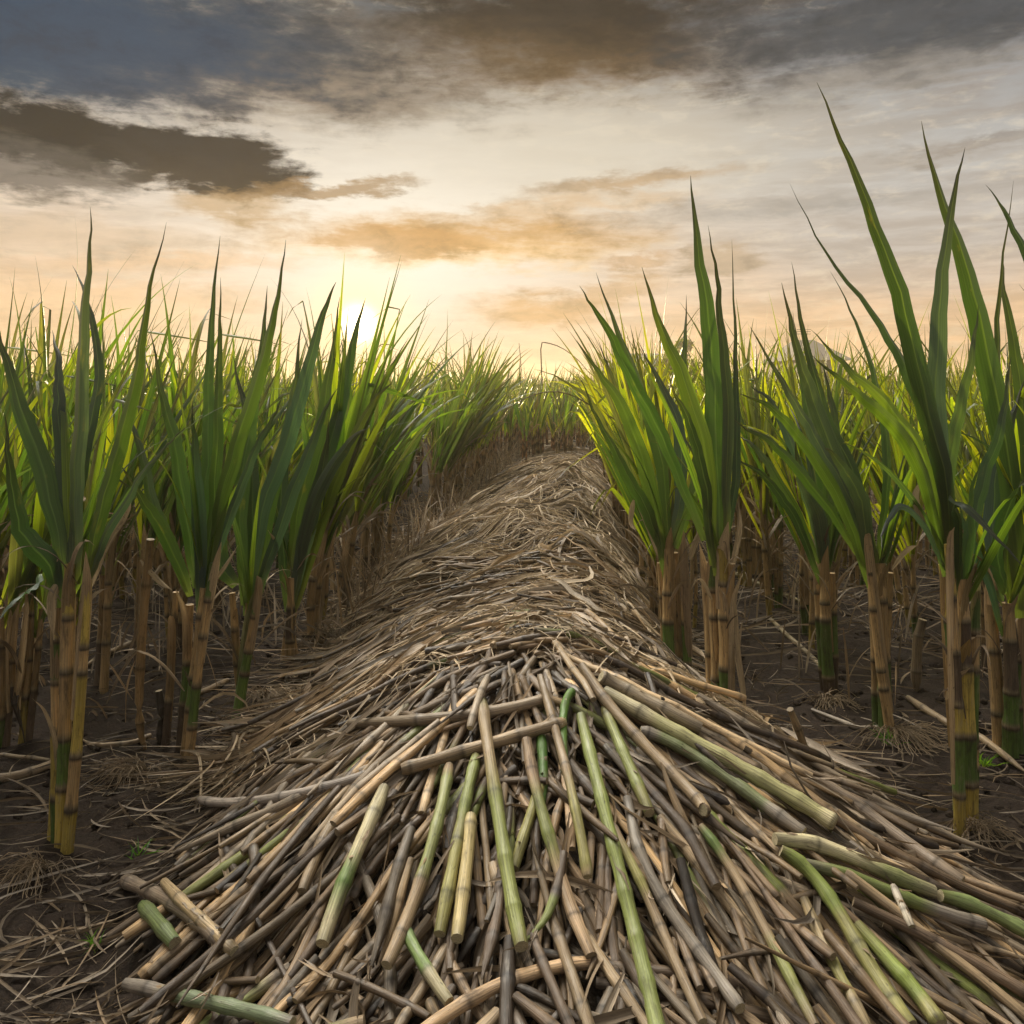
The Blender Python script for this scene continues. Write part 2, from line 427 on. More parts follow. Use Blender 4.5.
def standing_stalk(mb, P0, P1, r, pal, bend=.02, nodes=None, low=False):
    L = np.linalg.norm(np.asarray(P1) - P0); nn = nodes or max(3, int(L / .15))
    mid = (np.asarray(P0) + P1) / 2 + rng.normal(0, bend, 3) * [1, 1, 0]
    base = spline([P0, mid, P1], 24 * 1)
    jit = (np.arange(nn + 1) + np.concatenate([[0], rng.uniform(-.33, .33, nn - 1), [0]])) / nn
    ts, rad, cl = [], [], []
    for i in range(nn):
        c = np.array(pal[i % len(pal)]) * rng.uniform(.8, 1.15)
        t0, t1 = jit[i], jit[i + 1]; d = t1 - t0
        e = min(.14 * d, .012 / L)
        for f, rr, cc in ((.0 + 1e-4, 1.06, DRK), (e / d, 1.05, PALE * .45), (2.2 * e / d, .97, c), (.35, .93, c), (.62, .94, c * .95), (.93, 1.02, c * .8)):
            ts.append(t0 + d * f); rad.append(rr); cl.append(cc)
    ts, rad, cl = np.array(ts), np.array(rad) * r, np.array(cl)
    if low: sel = np.arange(0, len(ts), 3); ts, rad, cl = ts[sel], rad[sel], cl[sel]
    P = np.stack([np.interp(ts, np.linspace(0, 1, len(base)), base[:, a]) for a in range(3)], 1)
    sweep(mb, P, rad * (1 + .25 * (1 - ts) - .2 * ts), (0, 1, .01), C6 if low else C8, True, cl)
    return P


def sheath(mb, P0, P1, r, colr, ang, peel=.03, tip=.12):
    """dry leaf sheath: a half tube hugging the stalk whose top peels away to a ragged point"""
    P0 = np.asarray(P0, float); P1 = np.asarray(P1, float); out = np.array([math.cos(ang), math.sin(ang), 0])
    P = spline([P0, P0 * .5 + P1 * .5 + out * .002, P1 + out * peel, P1 + out * (peel + tip * .35) + np.array([0, 0, tip])], 12)
    a = np.linspace(-1.25, 1.25, 5); C = np.stack([np.sin(a), np.cos(a) - .55], 1)
    s = np.linspace(0, 1, 12); W = r * (1.15 - .15 * s) * np.clip(1.25 - s ** 3 * 1.22, .05, 1)
    sweep(mb, P, W, out, C, False, np.array(colr) * np.linspace(.8, 1.1, 12)[:, None], np.linspace(0, rng.uniform(-.6, .6), 12))


def ribbon(mb, P, wid, up, colr, twist=None, cur=.35, low=False):
    n = len(P); s = np.linspace(0, 1, n)
    W = wid * np.clip(1 - np.abs(2 * s - .9) ** 3, .12, 1)
    C = (np.array([[-1, cur], [0, 0], [1, cur]]) if low else np.array([[-1, cur], [-.5, .25 * cur], [0, 0], [.5, .25 * cur], [1, cur]])) * .5
    if twist is None: twist = rng.uniform(-.8, .8) + s * rng.uniform(-2.5, 2.5)
    sweep(mb, P, W, up, C, False, np.asarray(colr), twist)


# ------------------------------------------------------------------ terrain and heap shape
YK = [0.6, 1.2, 1.5, 1.8, 2.0, 2.5, 3.0, 3.5, 4.3, 5.3, 7.0, 10., 12., 14., 18., 26.]
XLk = [-.45, -.62, -.72, -.86, -.97, -.97, -.93, -.87, -.9, -.95, -.84, -.55, -.25, .1, .5, 1.1]
XRk = [1.0, 1.2, 1.32, 1.42, 1.42, 1.22, .98, .82, .80, .86, 1.02, 1.22, 1.36, 1.55, 1.9, 2.5]
XCk = [.1, .1, .1, .08, .08, .06, .08, .14, .24, .33, .50, .74, .88, 1.0, 1.25, 1.8]
HCk = [.0, .06, .11, .19, .29, .45, .47, .40, .39, .45, .46, .36, .28, .17, .04, .0]


def hash_noise(x, y, s=1.0):
    return (np.sin(x * 5.1 * s + 1.3) * np.cos(y * 4.3 * s + .7) + .5 * np.sin(x * 11.7 * s + y * 7.9 * s + 2.1) + .3 * np.sin(x * 23.1 * s - y * 19.3 * s)) / 1.8


def H(x, y):
    x = np.asarray(x, float); y = np.asarray(y, float)
    XL, XR, XC, HC = (np.interp(y, YK, k) for k in (XLk, XRk, XCk, HCk))
    t = np.where(x > XC, (x - XC) / (XR - XC), (XC - x) / (XC - XL))
    h = HC * np.clip(1 - np.clip(t, 0, 2) ** 1.7, 0, 1)
    far_ = np.clip((y - 2.9) / 1.5, 0, 1)
    return h * (1 + .08 * hash_noise(x, y) + far_ * (.24 * hash_noise(x * .45 + 1.1, y * .33 + .4) + .09 * hash_noise(x * 1.4, y * 1.3)))


def G(x, y): return .012 * hash_noise(np.asarray(x), np.asarray(y), .9) * 1.0


def Z(x, y): return np.maximum(H(x, y), G(x, y))


def pix(px, py, Y): return np.array([(px - CX) * Y / F, Y, CH - (py - HY) * Y / F])


def gpix(px, py):
    Y = F * CH / (py - HY); return (px - CX) * Y / F, Y


def hpix(px, py, off=0.0):
    """point of the heap (or soil) seen at this place of the photograph"""
    d = np.array([(px - CX) / F, 1, -(py - HY) / F]); t = np.arange(1.0, 40, .004)
    z = CH + d[2] * t; hit = z <= Z(d[0] * t, t) + off
    k = int(np.argmax(hit)) if hit.any() else len(t) - 1
    return np.array([d[0] * t[k], t[k], z[k]])


# ground sheet out to the horizon
def ground():
    xs = np.concatenate([-np.geomspace(250, 4.2, 26), np.arange(-4, 4.01, .05), np.geomspace(4.2, 250, 26)])
    ys = np.concatenate([[-60, -20, -6, -2, 0, .5], np.arange(.8, 7, .05), np.geomspace(7.1, 270, 50)])
    X, Y = np.meshgrid(xs, ys); near = np.clip(1 - (np.hypot(X, Y - 3) - 4) / 8, 0, 1)
    Zz = G(X, Y) * near + near * .010 * rng.normal(0, 1, X.shape)
    Zz = np.where(H(X, Y) > .02, Zz - .02, Zz)
    V = np.stack([X, Y, Zz], -1).reshape(-1, 3); a, b = X.shape
    i = np.arange(a - 1)[:, None]; j = np.arange(b - 1)[None]
    Fq = np.stack([i * b + j, i * b + j + 1, (i + 1) * b + j + 1, (i + 1) * b + j], -1).reshape(-1, 4)
    me = mesh_from('ground', V, Fq, np.full((len(V), 3), .03), V, M_SOIL)
    return tag(link('ground', me), 'dark bare soil of the cane field', kind='structure')


ground()


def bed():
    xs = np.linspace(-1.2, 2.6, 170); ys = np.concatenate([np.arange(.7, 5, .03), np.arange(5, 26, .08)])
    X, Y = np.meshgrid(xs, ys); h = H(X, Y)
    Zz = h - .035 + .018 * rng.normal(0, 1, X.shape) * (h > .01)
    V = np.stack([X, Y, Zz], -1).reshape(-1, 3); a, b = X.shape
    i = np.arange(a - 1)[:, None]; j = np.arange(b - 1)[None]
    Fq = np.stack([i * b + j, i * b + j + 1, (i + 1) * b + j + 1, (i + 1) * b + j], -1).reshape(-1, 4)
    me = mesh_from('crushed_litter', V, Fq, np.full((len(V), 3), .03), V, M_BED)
    return tag(link('crushed_litter', me), 'dark crushed litter packed inside the heap of cut cane, deepened for shade in the gaps', 'litter', kind='stuff')


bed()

# ------------------------------------------------------------------ the heap: straw of the back ridge
STRAW = [(.36, .27, .17), (.27, .20, .125), (.45, .36, .25), (.19, .14, .09), (.32, .22, .12), (.40, .33, .25)]
CUTC = [(.23, .155, .085), (.31, .215, .125), (.15, .102, .060), (.42, .305, .175), (.24, .19, .13), (.34, .225, .11), (.085, .058, .036)]


def lay_path(x, y, th, L, off, n=10, curl=.1, tilt=0.0, stiff=0.0):
    s = np.linspace(-.5, .5, n); a = th + curl * s * 2
    dx_, dy_ = np.cos(a), np.sin(a)
    X = np.cumsum(dx_) * L / n; Y = np.cumsum(dy_) * L / n
    X += x - X[n // 2]; Y += y - Y[n // 2]
    z = Z(X, Y)
    if stiff: z = z * (1 - stiff) + stiff * (np.linspace(z[0], z[-1], n) + .6 * max(0, (z - np.linspace(z[0], z[-1], n)).max()))
    return np.stack([X, Y, z + off + tilt * s * L], 1)


def inside(x, y, m=0.0):
    return (x > np.interp(y, YK, XLk) + m) & (x < np.interp(y, YK, XRk) - m)


def flow(x, y):
    """which way the material lies: fanned out from the top of the heap, combed down the flanks behind it"""
    if y < 2.9:
        return math.atan2((y - 2.95) * (1.0 if x < .3 else .9), (x - .06) * 1.25)
    xc = np.interp(y, YK, XCk)
    if x < xc: return math.pi + .55 + .25 * (x - xc)            # towards left and viewer
    return -1.05


def straw_back():
    mb = MB()
    for i in range(10500):
        y = 2.9 + (rng.random() ** 1.9) * 22; XL, XR = np.interp(y, YK, XLk), np.interp(y, YK, XRk)
        x = rng.uniform(XL - .15, XR + .1)
        xc = np.interp(y, YK, XCk); tuftn = hash_noise(x * .55 + 3, y * .45)
        th = flow(x, y) + rng.normal(0, .28) + .85 * tuftn
        if rng.random() < .14: th = rng.uniform(0, 6.3)
        L = rng.uniform(.25, .95) * (1 if x < xc else .75)
        big = rng.random() < .08
        P = lay_path(x, y, th, L, rng.uniform(-.02, .05) + (.03 if big else 0) + .02 * tuftn, 12, rng.normal(0, .7), rng.normal(0, .07))
        c = np.array(STRAW[rng.integers(6)]) * rng.choice([.35, .75, 1.25, 1.8], p=[.22, .30, .32, .16])
        ribbon(mb, P, (rng.uniform(.012, .026) if big else rng.uniform(.0035, .010)) * (1 + .03 * y), (0, 0, 1), c, low=True, cur=rng.uniform(.2, .8))
    for i in range(4600):                                            # springy pale strands standing proud of the mat
        y = 2.8 + (rng.random() ** 1.7) * 9; x = rng.uniform(np.interp(y, YK, XLk) - .1, np.interp(y, YK, XRk) + .05)
        th = flow(x, y) + rng.normal(0, .9); L = rng.uniform(.2, .75); s = np.linspace(0, 1, 12)
        P = lay_path(x, y, th, L, .02, 12, rng.normal(0, 1.1), 0)
        P[:, 2] += np.sin(s * np.pi * rng.uniform(.8, 1.6)) * rng.uniform(.0, .06)
        ribbon(mb, P, rng.uniform(.002, .008) * (1 + .04 * y), (0, 0, 1), np.array((.46, .36, .23)) * rng.uniform(.5, 1.5), low=True)
    o = mb.obj('straw', M_DRY)
    tag(o, 'mat of pale dry cane leaves and straw draped over the long ridge behind the cut stalks', 'straw', kind='stuff')


straw_back()


def cut_piece(mb, P, r, c, nodes=None, keep=False, green=None, flat=1.0, cap=None, n=None):
    """lying stalk with swollen, ringed joints. green: list of (start, end, colour)"""
    P = np.asarray(P, float); L = np.linalg.norm(np.diff(P, axis=0), axis=1).sum()
    sp = rng.uniform(.11, .26); ph = rng.uniform(0, 1)
    nk = max(1, int(L / sp)); ts, rr, cc = [0.0], [.82], [np.array(c) * .6]
    cks = [np.array(c) * rng.uniform(.75, 1.25) for _ in range(nk + 1)]
    for k in range(nk + 1):
        t = (k + ph) / (nk + 1) if nodes is None else None
        e = .006 / L; cA, cB = cks[max(0, k - 1)], cks[k]
        for dt, q, kc in ((-5 * e, .98, cA), (-1.6 * e, 1.05, cA * .85), (0, 1.10, cA * .4), (1.2 * e, 1.06, cB * .8 + .03), (4 * e, .97, cB)):
            if 0.01 < t + dt < .99: ts.append(t + dt); rr.append(q); cc.append(kc)
        tm = (k + .5 + ph) / (nk + 1)
        if tm < .97: ts.append(tm); rr.append(.92 * rng.uniform(.95, 1.05)); cc.append(cB)
    ts.append(1.0); rr.append(.85); cc.append(np.array(c) * .6)
    o = np.argsort(ts); ts = np.array(ts)[o]; rr = np.array(rr)[o]; cc = np.array(cc)[o]
    if green:
        for a, b, g in green:
            f = np.clip((ts - a) / .04, 0, 1) * np.clip((b - ts) / .04, 0, 1)
            cc = cc * (1 - f[:, None] * .9) + np.array(g) * f[:, None] * .9
    s = np.linspace(0, 1, len(P))
    Q = np.stack([np.interp(ts, s, P[:, a]) for a in range(3)], 1)
    C = C8 * [1, flat]
    e = rng.random()
    if not keep and e < .55:                                     # torn end running out to a point
        f = np.interp(ts, [0, rng.uniform(.55, .85), 1], [1, 1, rng.uniform(.1, .45)]); rr = rr * (f if e < .3 else f[::-1])
    kx = rng.uniform(.2, .8); kk = np.clip(ts - kx, 0, 1)[:, None] * rng.normal(0, .09, 3) * [1, 1, .5] * L
    Q = Q + (kk * .15 if keep else kk)
    sweep(mb, Q, r * rr, (0, 0, 1), C, True, cc, np.full(len(ts), rng.uniform(-.4, .4)), capcol=cap if cap is not None else (.30, .23, .14))


def rand_front():
    """where and how a stalk of the front heap lies"""
    while True:
        y = 1.15 + 2.1 * rng.random() ** .9; x = rng.uniform(-1.05, 1.5)
        if inside(x, y, -.02 if y > 2 else .03): break
    th = flow(x, y)
    left, right = x < -.32 and y > 1.85, x > .42
    jit = .16 if left else (.17 if right else .33)
    if y < 1.75 and x < .35: jit = .75
    if rng.random() < .14: jit = .9
    th += rng.normal(0, jit)
    L = rng.uniform(.40, .85) if (left or right) else rng.uniform(.18, .58)
    zone = 0 if left else (2 if right else (3 if y < 1.8 else 1))
    for sg in (-1, 1):
        ex, ey = x + sg * math.cos(th) * L * .55, y + sg * math.sin(th) * L * .55
        if not inside(ex, ey, -.05): return rand_front()
    return x, y, th, L, zone


GROUPS = ['dry cut stalks combed out over the left flank of the heap', 'short dry cut stalks down the middle of the heap',
          'dry cut stalks running down the right flank of the heap', 'broken dry stalk pieces tumbled at the foot of the heap']
LABELS = ['grey brown dry cane stalk lying sideways in the left flank of the heap', 'brown dry cane piece pointing at the viewer in the middle of the heap',
          'long brown dry cane stalk slanting down the right flank of the heap', 'short broken brown cane piece tumbled at the near foot of the heap']


TPTS = []


def front_heap():
    under = MB(); sh = MB()
    for i in range(800):                                             # thin stalks layered behind the crest, mostly on its left
        y = rng.uniform(2.75, 4.9); x = rng.uniform(np.interp(y, YK, XLk) + .02, np.interp(y, YK, XCk) + .25)
        L = rng.uniform(.3, .7); th = math.pi + .22 + rng.normal(0, .22)
        if not inside(x - .45 * L, y, -.1): continue
        P = lay_path(x, y, th, L, rng.uniform(.0, .055), 9, rng.normal(0, .3), rng.normal(0, .05), .2)
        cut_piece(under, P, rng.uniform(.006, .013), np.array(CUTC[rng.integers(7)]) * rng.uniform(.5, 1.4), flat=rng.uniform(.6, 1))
    for i in range(1350):                                            # lower layers, stalk colours darkened for shade in the gaps
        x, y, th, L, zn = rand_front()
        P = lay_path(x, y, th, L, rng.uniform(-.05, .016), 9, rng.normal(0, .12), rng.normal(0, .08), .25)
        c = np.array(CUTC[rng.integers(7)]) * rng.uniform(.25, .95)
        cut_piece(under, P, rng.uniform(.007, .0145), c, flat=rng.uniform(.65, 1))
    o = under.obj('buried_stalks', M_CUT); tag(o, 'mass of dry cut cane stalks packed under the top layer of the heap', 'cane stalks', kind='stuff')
    for i in range(520):                                             # split sheaths, curled leaves
        x, y, th, L, zn = rand_front()
        P = lay_path(x, y, th + rng.normal(0, .3), L * rng.uniform(.5, 1.0), rng.uniform(-.01, .03), 9, rng.normal(0, .5), rng.normal(0, .14))
        c = np.array(STRAW[rng.integers(6)]) * rng.uniform(.45, 1.0)
        ribbon(sh, P, rng.uniform(.006, .024), (0, 0, 1), c, cur=rng.uniform(.2, .9))
    o = sh.obj('torn_sheaths', M_DRY); tag(o, 'torn dry leaf sheaths and shreds mixed through the cut stalks', 'leaf shreds', kind='stuff')
    for i in range(290 - 36 + 18):                                             # top layer: every stalk its own object
        x, y, th, L, zn = rand_front()
        off = rng.uniform(.004, .050)
        P = lay_path(x, y, th, L * 1.15, off, 11, rng.normal(0, .16), rng.normal(0, .05), .35)
        if rng.random() < .85 and (np.linalg.norm(P[:, None, :2] - TPTS[None], axis=2).min() < .022):   # slides under the fresh canes
            P = lay_path(x, y, th, L, rng.uniform(.0, .014), 11, rng.normal(0, .12), 0, .15)
        c = np.array(CUTC[rng.integers(7)]) * rng.choice([.6, 1.0, 1.45, 2.0], p=[.28, .34, .26, .12])
        g = None
        if rng.random() < .2: a = rng.uniform(0, .6); g = [(a, a + rng.uniform(.3, .8), np.array((.16, .19, .045)) * rng.uniform(.6, 1.3))]
        m = MB(); q0 = P[0].copy()
        if rng.random() < .55:                                        # fibres splitting off one end
            dd = nrm(P[-1] - P[-2])
            for k in range(int(rng.integers(2, 5))):
                v = nrm(dd + rng.normal(0, .28, 3)); Lf = rng.uniform(.03, .09); ss = np.linspace(-.4, 1, 6)[:, None]
                ribbon(m, P[-1] - q0 + v * Lf * ss + np.array([0, 0, .01]) * ss ** 2, rng.uniform(.003, .008), (0, 0, 1), np.array(STRAW[rng.integers(6)]) * rng.uniform(.7, 1.3), low=True)
        cut_piece(m, P - P[0], rng.uniform(.0095, .0165), c, green=g, flat=rng.uniform(.7, 1))
        o = m.obj('cut_cane_stalk', M_CUT); o.location = P[0]
        tag(o, LABELS[zn], 'cane stalk', GROUPS[zn])



# stalks that can be told apart, traced: (label, [(px, py)...], width px, colour, green bands, lift)
LG, YG, DG, CRM, TN, GB = (.25, .27, .08), (.29, .27, .09), (.10, .16, .04), (.50, .44, .26), (.36, .26, .15), (.27, .23, .18)
TRACED = [
    ('longest green cane stalk, running from the heap top down to the bottom edge', [(580, 713), (602, 801), (621, 872), (644, 959), (662, 1030)], 15, LG, [(0, 1, (.23, .27, .075))], .06),
    ('green and tan cane stalk close on the right of the longest green one', [(612, 826), (640, 880), (658, 922), (700, 1015)], 11, TN, [(.1, .5, YG)], .05),
    ('thin bright green cane shoot hanging from the bent pale leaf at the heap top', [(572, 690), (563, 715), (566, 771)], 9, DG, [(0, 1, (.10, .20, .03))], .06),
    ('tan stick leaning over a green lower end in the upper middle of the heap', [(540, 677), (556, 730), (567, 775), (578, 820), (585, 875)], 10, TN, [(.55, 1, YG)], .085),
    ('pale green cane standing left of the split tan stub', [(476, 756), (466, 800), (456, 850), (441, 930)], 13, YG, [(0, .5, (.23, .27, .08))], .06),
    ('green cane topped by a split tan stub in the centre of the heap', [(481, 702), (494, 782), (503, 852), (513, 900), (520, 947)], 15, YG, [(.28, 1, (.25, .28, .08)), (0, .26, TN)], .09),
    ('slender green and cream cane left of centre with a pointed top', [(450, 765), (440, 810), (428, 860), (408, 915), (387, 966)], 13, TN, [(.05, .6, (.24, .27, .09))], .075),
    ('cream tipped cane with green lower half on the left of the heap', [(384, 790), (368, 825), (352, 865), (339, 893), (322, 945)], 15, CRM, [(.45, .75, (.13, .22, .05))], .075),
    ('green and cream cane lying crosswise below the slender one', [(404, 928), (424, 965), (448, 1002)], 13, CRM, [(.0, .6, (.16, .25, .07))], .06),
    ('short green cane piece near the left tip of the heap', [(143, 906), (158, 922), (176, 942)], 15, DG, [(0, 1, (.13, .17, .06))], .06),
    ('grey green cane lying along the bottom left edge of the heap', [(127, 984), (190, 998), (236, 1008), (290, 1024)], 14, GB, [(.2, 1, (.18, .23, .12))], .06),
    ('pale yellow green cane lying on top at the right shoulder', [(606, 692), (662, 724), (726, 760), (779, 790), (834, 824)], 16, CRM, [(.2, .95, (.40, .38, .17))], .09),
    ('green streaked cane just below the pale one on the right shoulder', [(640, 730), (690, 752), (747, 792), (804, 832)], 13, GB, [(.1, .8, (.18, .21, .09))], .06),
    ('thick cream and grey cane across the right flank', [(775, 838), (830, 848), (884, 872), (935, 893)], 15, CRM, [(.55, 1, (.20, .22, .08))], .07),
    ('mossy green cane pointing to the right edge under the cream one', [(800, 862), (862, 880), (920, 905), (984, 925)], 13, GB, [(.15, .75, (.16, .20, .05))], .07),
    ('curved yellow green cane dropping down the right flank', [(779, 849), (817, 877), (839, 918), (877, 972), (910, 1026)], 15, YG, [(0, .5, (.20, .25, .06))], .07),
    ('bright green cane in the lower right of the heap', [(858, 926), (894, 967), (915, 990), (940, 1024)], 16, YG, [(.15, .85, (.22, .28, .06))], .075),
    ('green cane leaving the photo at the right edge', [(940, 895), (984, 909), (1034, 936)], 14, LG, [(0, 1, (.22, .28, .10))], .07),
    ('half green thin cane slanting through the middle of the right flank', [(700, 825), (724, 858), (751, 902), (782, 960), (817, 1026)], 11, TN, [(.0, .25, DG), (.65, 1, LG)], .065),
    ('smooth tan stalk slanting down right of the half green one', [(804, 899), (822, 940), (840, 975), (868, 1026)], 12, (.33, .25, .13), [(.5, .8, YG)], .06),
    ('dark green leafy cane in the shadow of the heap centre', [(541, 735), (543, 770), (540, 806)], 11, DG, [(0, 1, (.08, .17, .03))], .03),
    ('yellow green cane leaning left in the heap centre', [(541, 786), (527, 826), (514, 868)], 11, YG, [(0, 1, YG)], .045),
    ('yellow green slanting cane below the heap top on the right', [(605, 708), (620, 745), (636, 778), (652, 813)], 12, YG, [(.1, .8, (.24, .27, .08))], .06),
    ('bleached yellow split cane between the two green ones left of centre', [(471, 815), (467, 860), (462, 905), (458, 940)], 14, (.50, .40, .18), None, .06),
    ('long brown stick crossing the heap top and falling right', [(584, 668), (610, 707), (662, 762), (690, 792), (708, 816)], 12, TN, None, .085),
    ('brown crooked branch right of the longest green cane', [(626, 800), (640, 850), (664, 905), (700, 950), (740, 1010)], 13, GB, None, .05),
    ('long pale brown stalk arching over the heap crest', [(400, 770), (468, 750), (540, 728), (560, 722)], 13, TN, None, .065),
    ('upper dry stalk bundle edge on the left crest', [(350, 724), (420, 720), (490, 712), (545, 700)], 12, (.30, .23, .15), None, .05),
    ('thick dry stalk end jutting at the right shoulder', [(600, 676), (640, 697), (700, 728)], 14, (.34, .27, .18), None, .09),
    ('dry stalk slanting across the right shoulder beside the soil', [(735, 742), (800, 770), (850, 800), (905, 842), (960, 880)], 13, (.26, .20, .14), None, .04),
    ('grey dry stalk lying at the right rim of the heap', [(780, 760), (850, 792), (905, 822), (968, 846)], 11, (.20, .16, .12), None, .02),
    ('light split board like stalk leaning at the left tip of the heap', [(164, 882), (195, 915), (232, 953)], 12, (.42, .31, .17), None, .08),
    ('brown stalk with frayed end at the left tip of the heap', [(124, 880), (160, 896), (200, 920), (232, 950)], 15, (.22, .17, .12), None, .05),
    ('upper left stalk ending in open air over the soil', [(196, 800), (250, 802), (320, 788), (380, 770)], 10, (.36, .31, .26), None, .03),
    ('sharp pale splinter on the right flank of the heap', [(893, 886), (903, 908), (912, 927)], 8, (.55, .48, .36), None, .09),
    ('stub of a branch forking upward from the left crest', [(488, 676), (478, 700), (470, 728)], 8, (.42, .34, .24), None, .11),
]


def traced():
    for label, pts, wpx, c, gr, lift in TRACED:
        n = 30
        pp = spline([(a, b) for a, b in pts], n)
        P = np.array([hpix(a, b, lift * .6 + .006) for a, b in pp])
        s = np.linspace(0, 1, n)                                       # a stalk is stiff: fit a smooth curve
        P = np.stack([np.polyval(np.polyfit(s, P[:, k], 3), s) for k in range(3)], 1)
        r = .5 * wpx * P[:, 1].mean() / F
        m = MB(); cut_piece(m, P - P[0], r, c, green=gr, cap=(.42, .36, .22), keep=True)
        o = m.obj('cut_cane_stalk', M_FRESH); o.location = P[0]; tag(o, label, 'cane stalk')
        if rng.random() < .6 and len(pts) > 2:                        # strip of dry sheath still clinging
            a = rng.integers(2, 12); Q = P[a:a + 14].copy() - P[0]; Q[:, 2] += r * .75; Q += rng.normal(0, .0015, Q.shape); Q[-3:, 2] += np.array([.004, .010, .018])
            m2 = MB(); ribbon(m2, Q, r * rng.uniform(.9, 1.5), (0, 0, 1), np.array(STRAW[rng.integers(6)]) * rng.uniform(.7, 1.4), np.linspace(0, rng.uniform(-.5, .5), 14), cur=-.35); m2.obj('dry_sheath', M_DRY, o)


for _t in TRACED:
    for _a, _b in spline(_t[1], 22): TPTS.append(hpix(_a, _b, .03)[:2])
TPTS = np.array(TPTS)
front_heap()
traced()

# ------------------------------------------------------------------ standing cane, hero plants
def hero_leaf(parent, base, pts, Y, dY, wpx, colr=None, up=None, twist=None, tipdark=1.0, basecol=None, name='leaf'):
    """pts pixel polyline base -> tip; depth changes by dY from base to tip"""
    pts = [(pts[0][0], pts[0][1] + rng.uniform(-12, 38))] + list(pts[1:])
    p = spline(pts, 22); s = np.linspace(0, 1, 22)
    P = np.array([pix(a, b, Y + dY * q ** 1.2) for (a, b), q in zip(p, s)])
    P[2:] += np.cumsum(rng.normal(0, .0028, (20, 3)), 0)
    m = MB()
    u = up if up is not None else (rng.uniform(-.35, .35), -1, rng.uniform(.1, .5))
    tw = twist if twist is not None else (rng.uniform(-.25, .25) + s * rng.uniform(-.4, .4))
    blade(m, P - base, .76 * wpx * Y / F, np.array(u) * -1, colr, tw, tipdark=tipdark, basecol=basecol)
    o = m.obj(name, M_THICK, parent)
    return o


def hero(label, base_px, stalks, leaves, sheaths, dry=(), palette=None, spread=.02):
    bx_, bY = gpix(*base_px); base = np.array([bx_, bY, float(G(bx_, bY)) - .01])
    root = empty('sugarcane_plant', base); tag(root, label, 'sugarcane plant', None)
    pals = palette or [[TAN, TAN * .9, YEL], [YEL, TAN, GRN], [TAN, GRN, TAN * .8]]
    for i, (b, t, wpx, dY) in enumerate(stalks):
        P0 = pix(b[0], b[1], bY + dY) - base; P1 = pix(t[0], t[1], bY + dY) - base
        P0[2] = min(P0[2], 0.0) - .02
        m = MB(); standing_stalk(m, P0, P1, .5 * wpx * bY / F, pals[i % len(pals)], .006); st = m.obj('stalk', M_CANE, root)
        for (f0, f1, cc) in sheaths[i] if i < len(sheaths) else ():
            a = P0 + (P1 - P0) * f0; b2 = P0 + (P1 - P0) * f1
            m2 = MB(); sheath(m2, a, b2, (.5 * wpx * bY / F) * 1.02, cc * np.array(1.0) if False else tuple(np.array(cc) * rng.uniform(.75, 1.05)), rng.uniform(-2.6, -.5), rng.uniform(.004, .02), rng.uniform(.03, .12)); m2.obj('dry_sheath', M_DRY, st)
    for lf in leaves:
        pts, wpx, dY = lf[:3]; kw = lf[3] if len(lf) > 3 else {}
        hero_leaf(root, base, pts, bY, dY, wpx, **kw)
    for pts, wpx, dY in dry:
        p = spline(pts, 14); s = np.linspace(0, 1, 14)
        P = np.array([pix(a, b, bY + dY * q) for (a, b), q in zip(p, s)]) - base
        m = MB(); ribbon(m, P, wpx * bY / F, (0, 1, .2), np.array((.44, .33, .19)) * rng.uniform(.7, 1.1), rng.uniform(-.4, .4) + s * rng.uniform(-1, 1)); m.obj('dry_leaf', M_DRY, root)
    b0, t0 = stalks[0][0], stalks[0][1]
    for k in range(7):
        f = rng.uniform(.35, 1.02); p0 = pix(b0[0] + (t0[0] - b0[0]) * f, b0[1] + (t0[1] - b0[1]) * f, bY) - base + rng.normal(0, .015, 3); phi = rng.uniform(0, 6.28)
        P = arc_leaf(p0, rng.uniform(.1, .8), phi, rng.uniform(.12, .38), rng.uniform(.6, 2.6), 12)
        m = MB(); ribbon(m, P, rng.uniform(.005, .016), (math.cos(phi), math.sin(phi), .3), np.array(STRAW[rng.integers(6)]) * rng.uniform(.6, 1.3)); m.obj('dry_leaf', M_DRY, root)
    for k in range(4):                                               # thin side leaves
        f = rng.uniform(.8, 1.0); p0 = pix(b0[0] + (t0[0] - b0[0]) * f, b0[1] + (t0[1] - b0[1]) * f, bY) - base; phi = rng.uniform(0, 6.28)
        P = arc_leaf(p0, rng.uniform(.15, .45), phi, rng.uniform(.5, .95), rng.uniform(.2, 1.4), 17, kink=rng.uniform(.55, .85) if rng.random() < .3 else 0)
        m = MB(); blade(m, P, rng.uniform(.016, .034), (math.cos(phi), math.sin(phi), -.2), None, rng.uniform(-.8, .8) + np.linspace(0, rng.uniform(-1, 1), 17), tipdark=1); m.obj('leaf', M_LEAF, root)
    return root


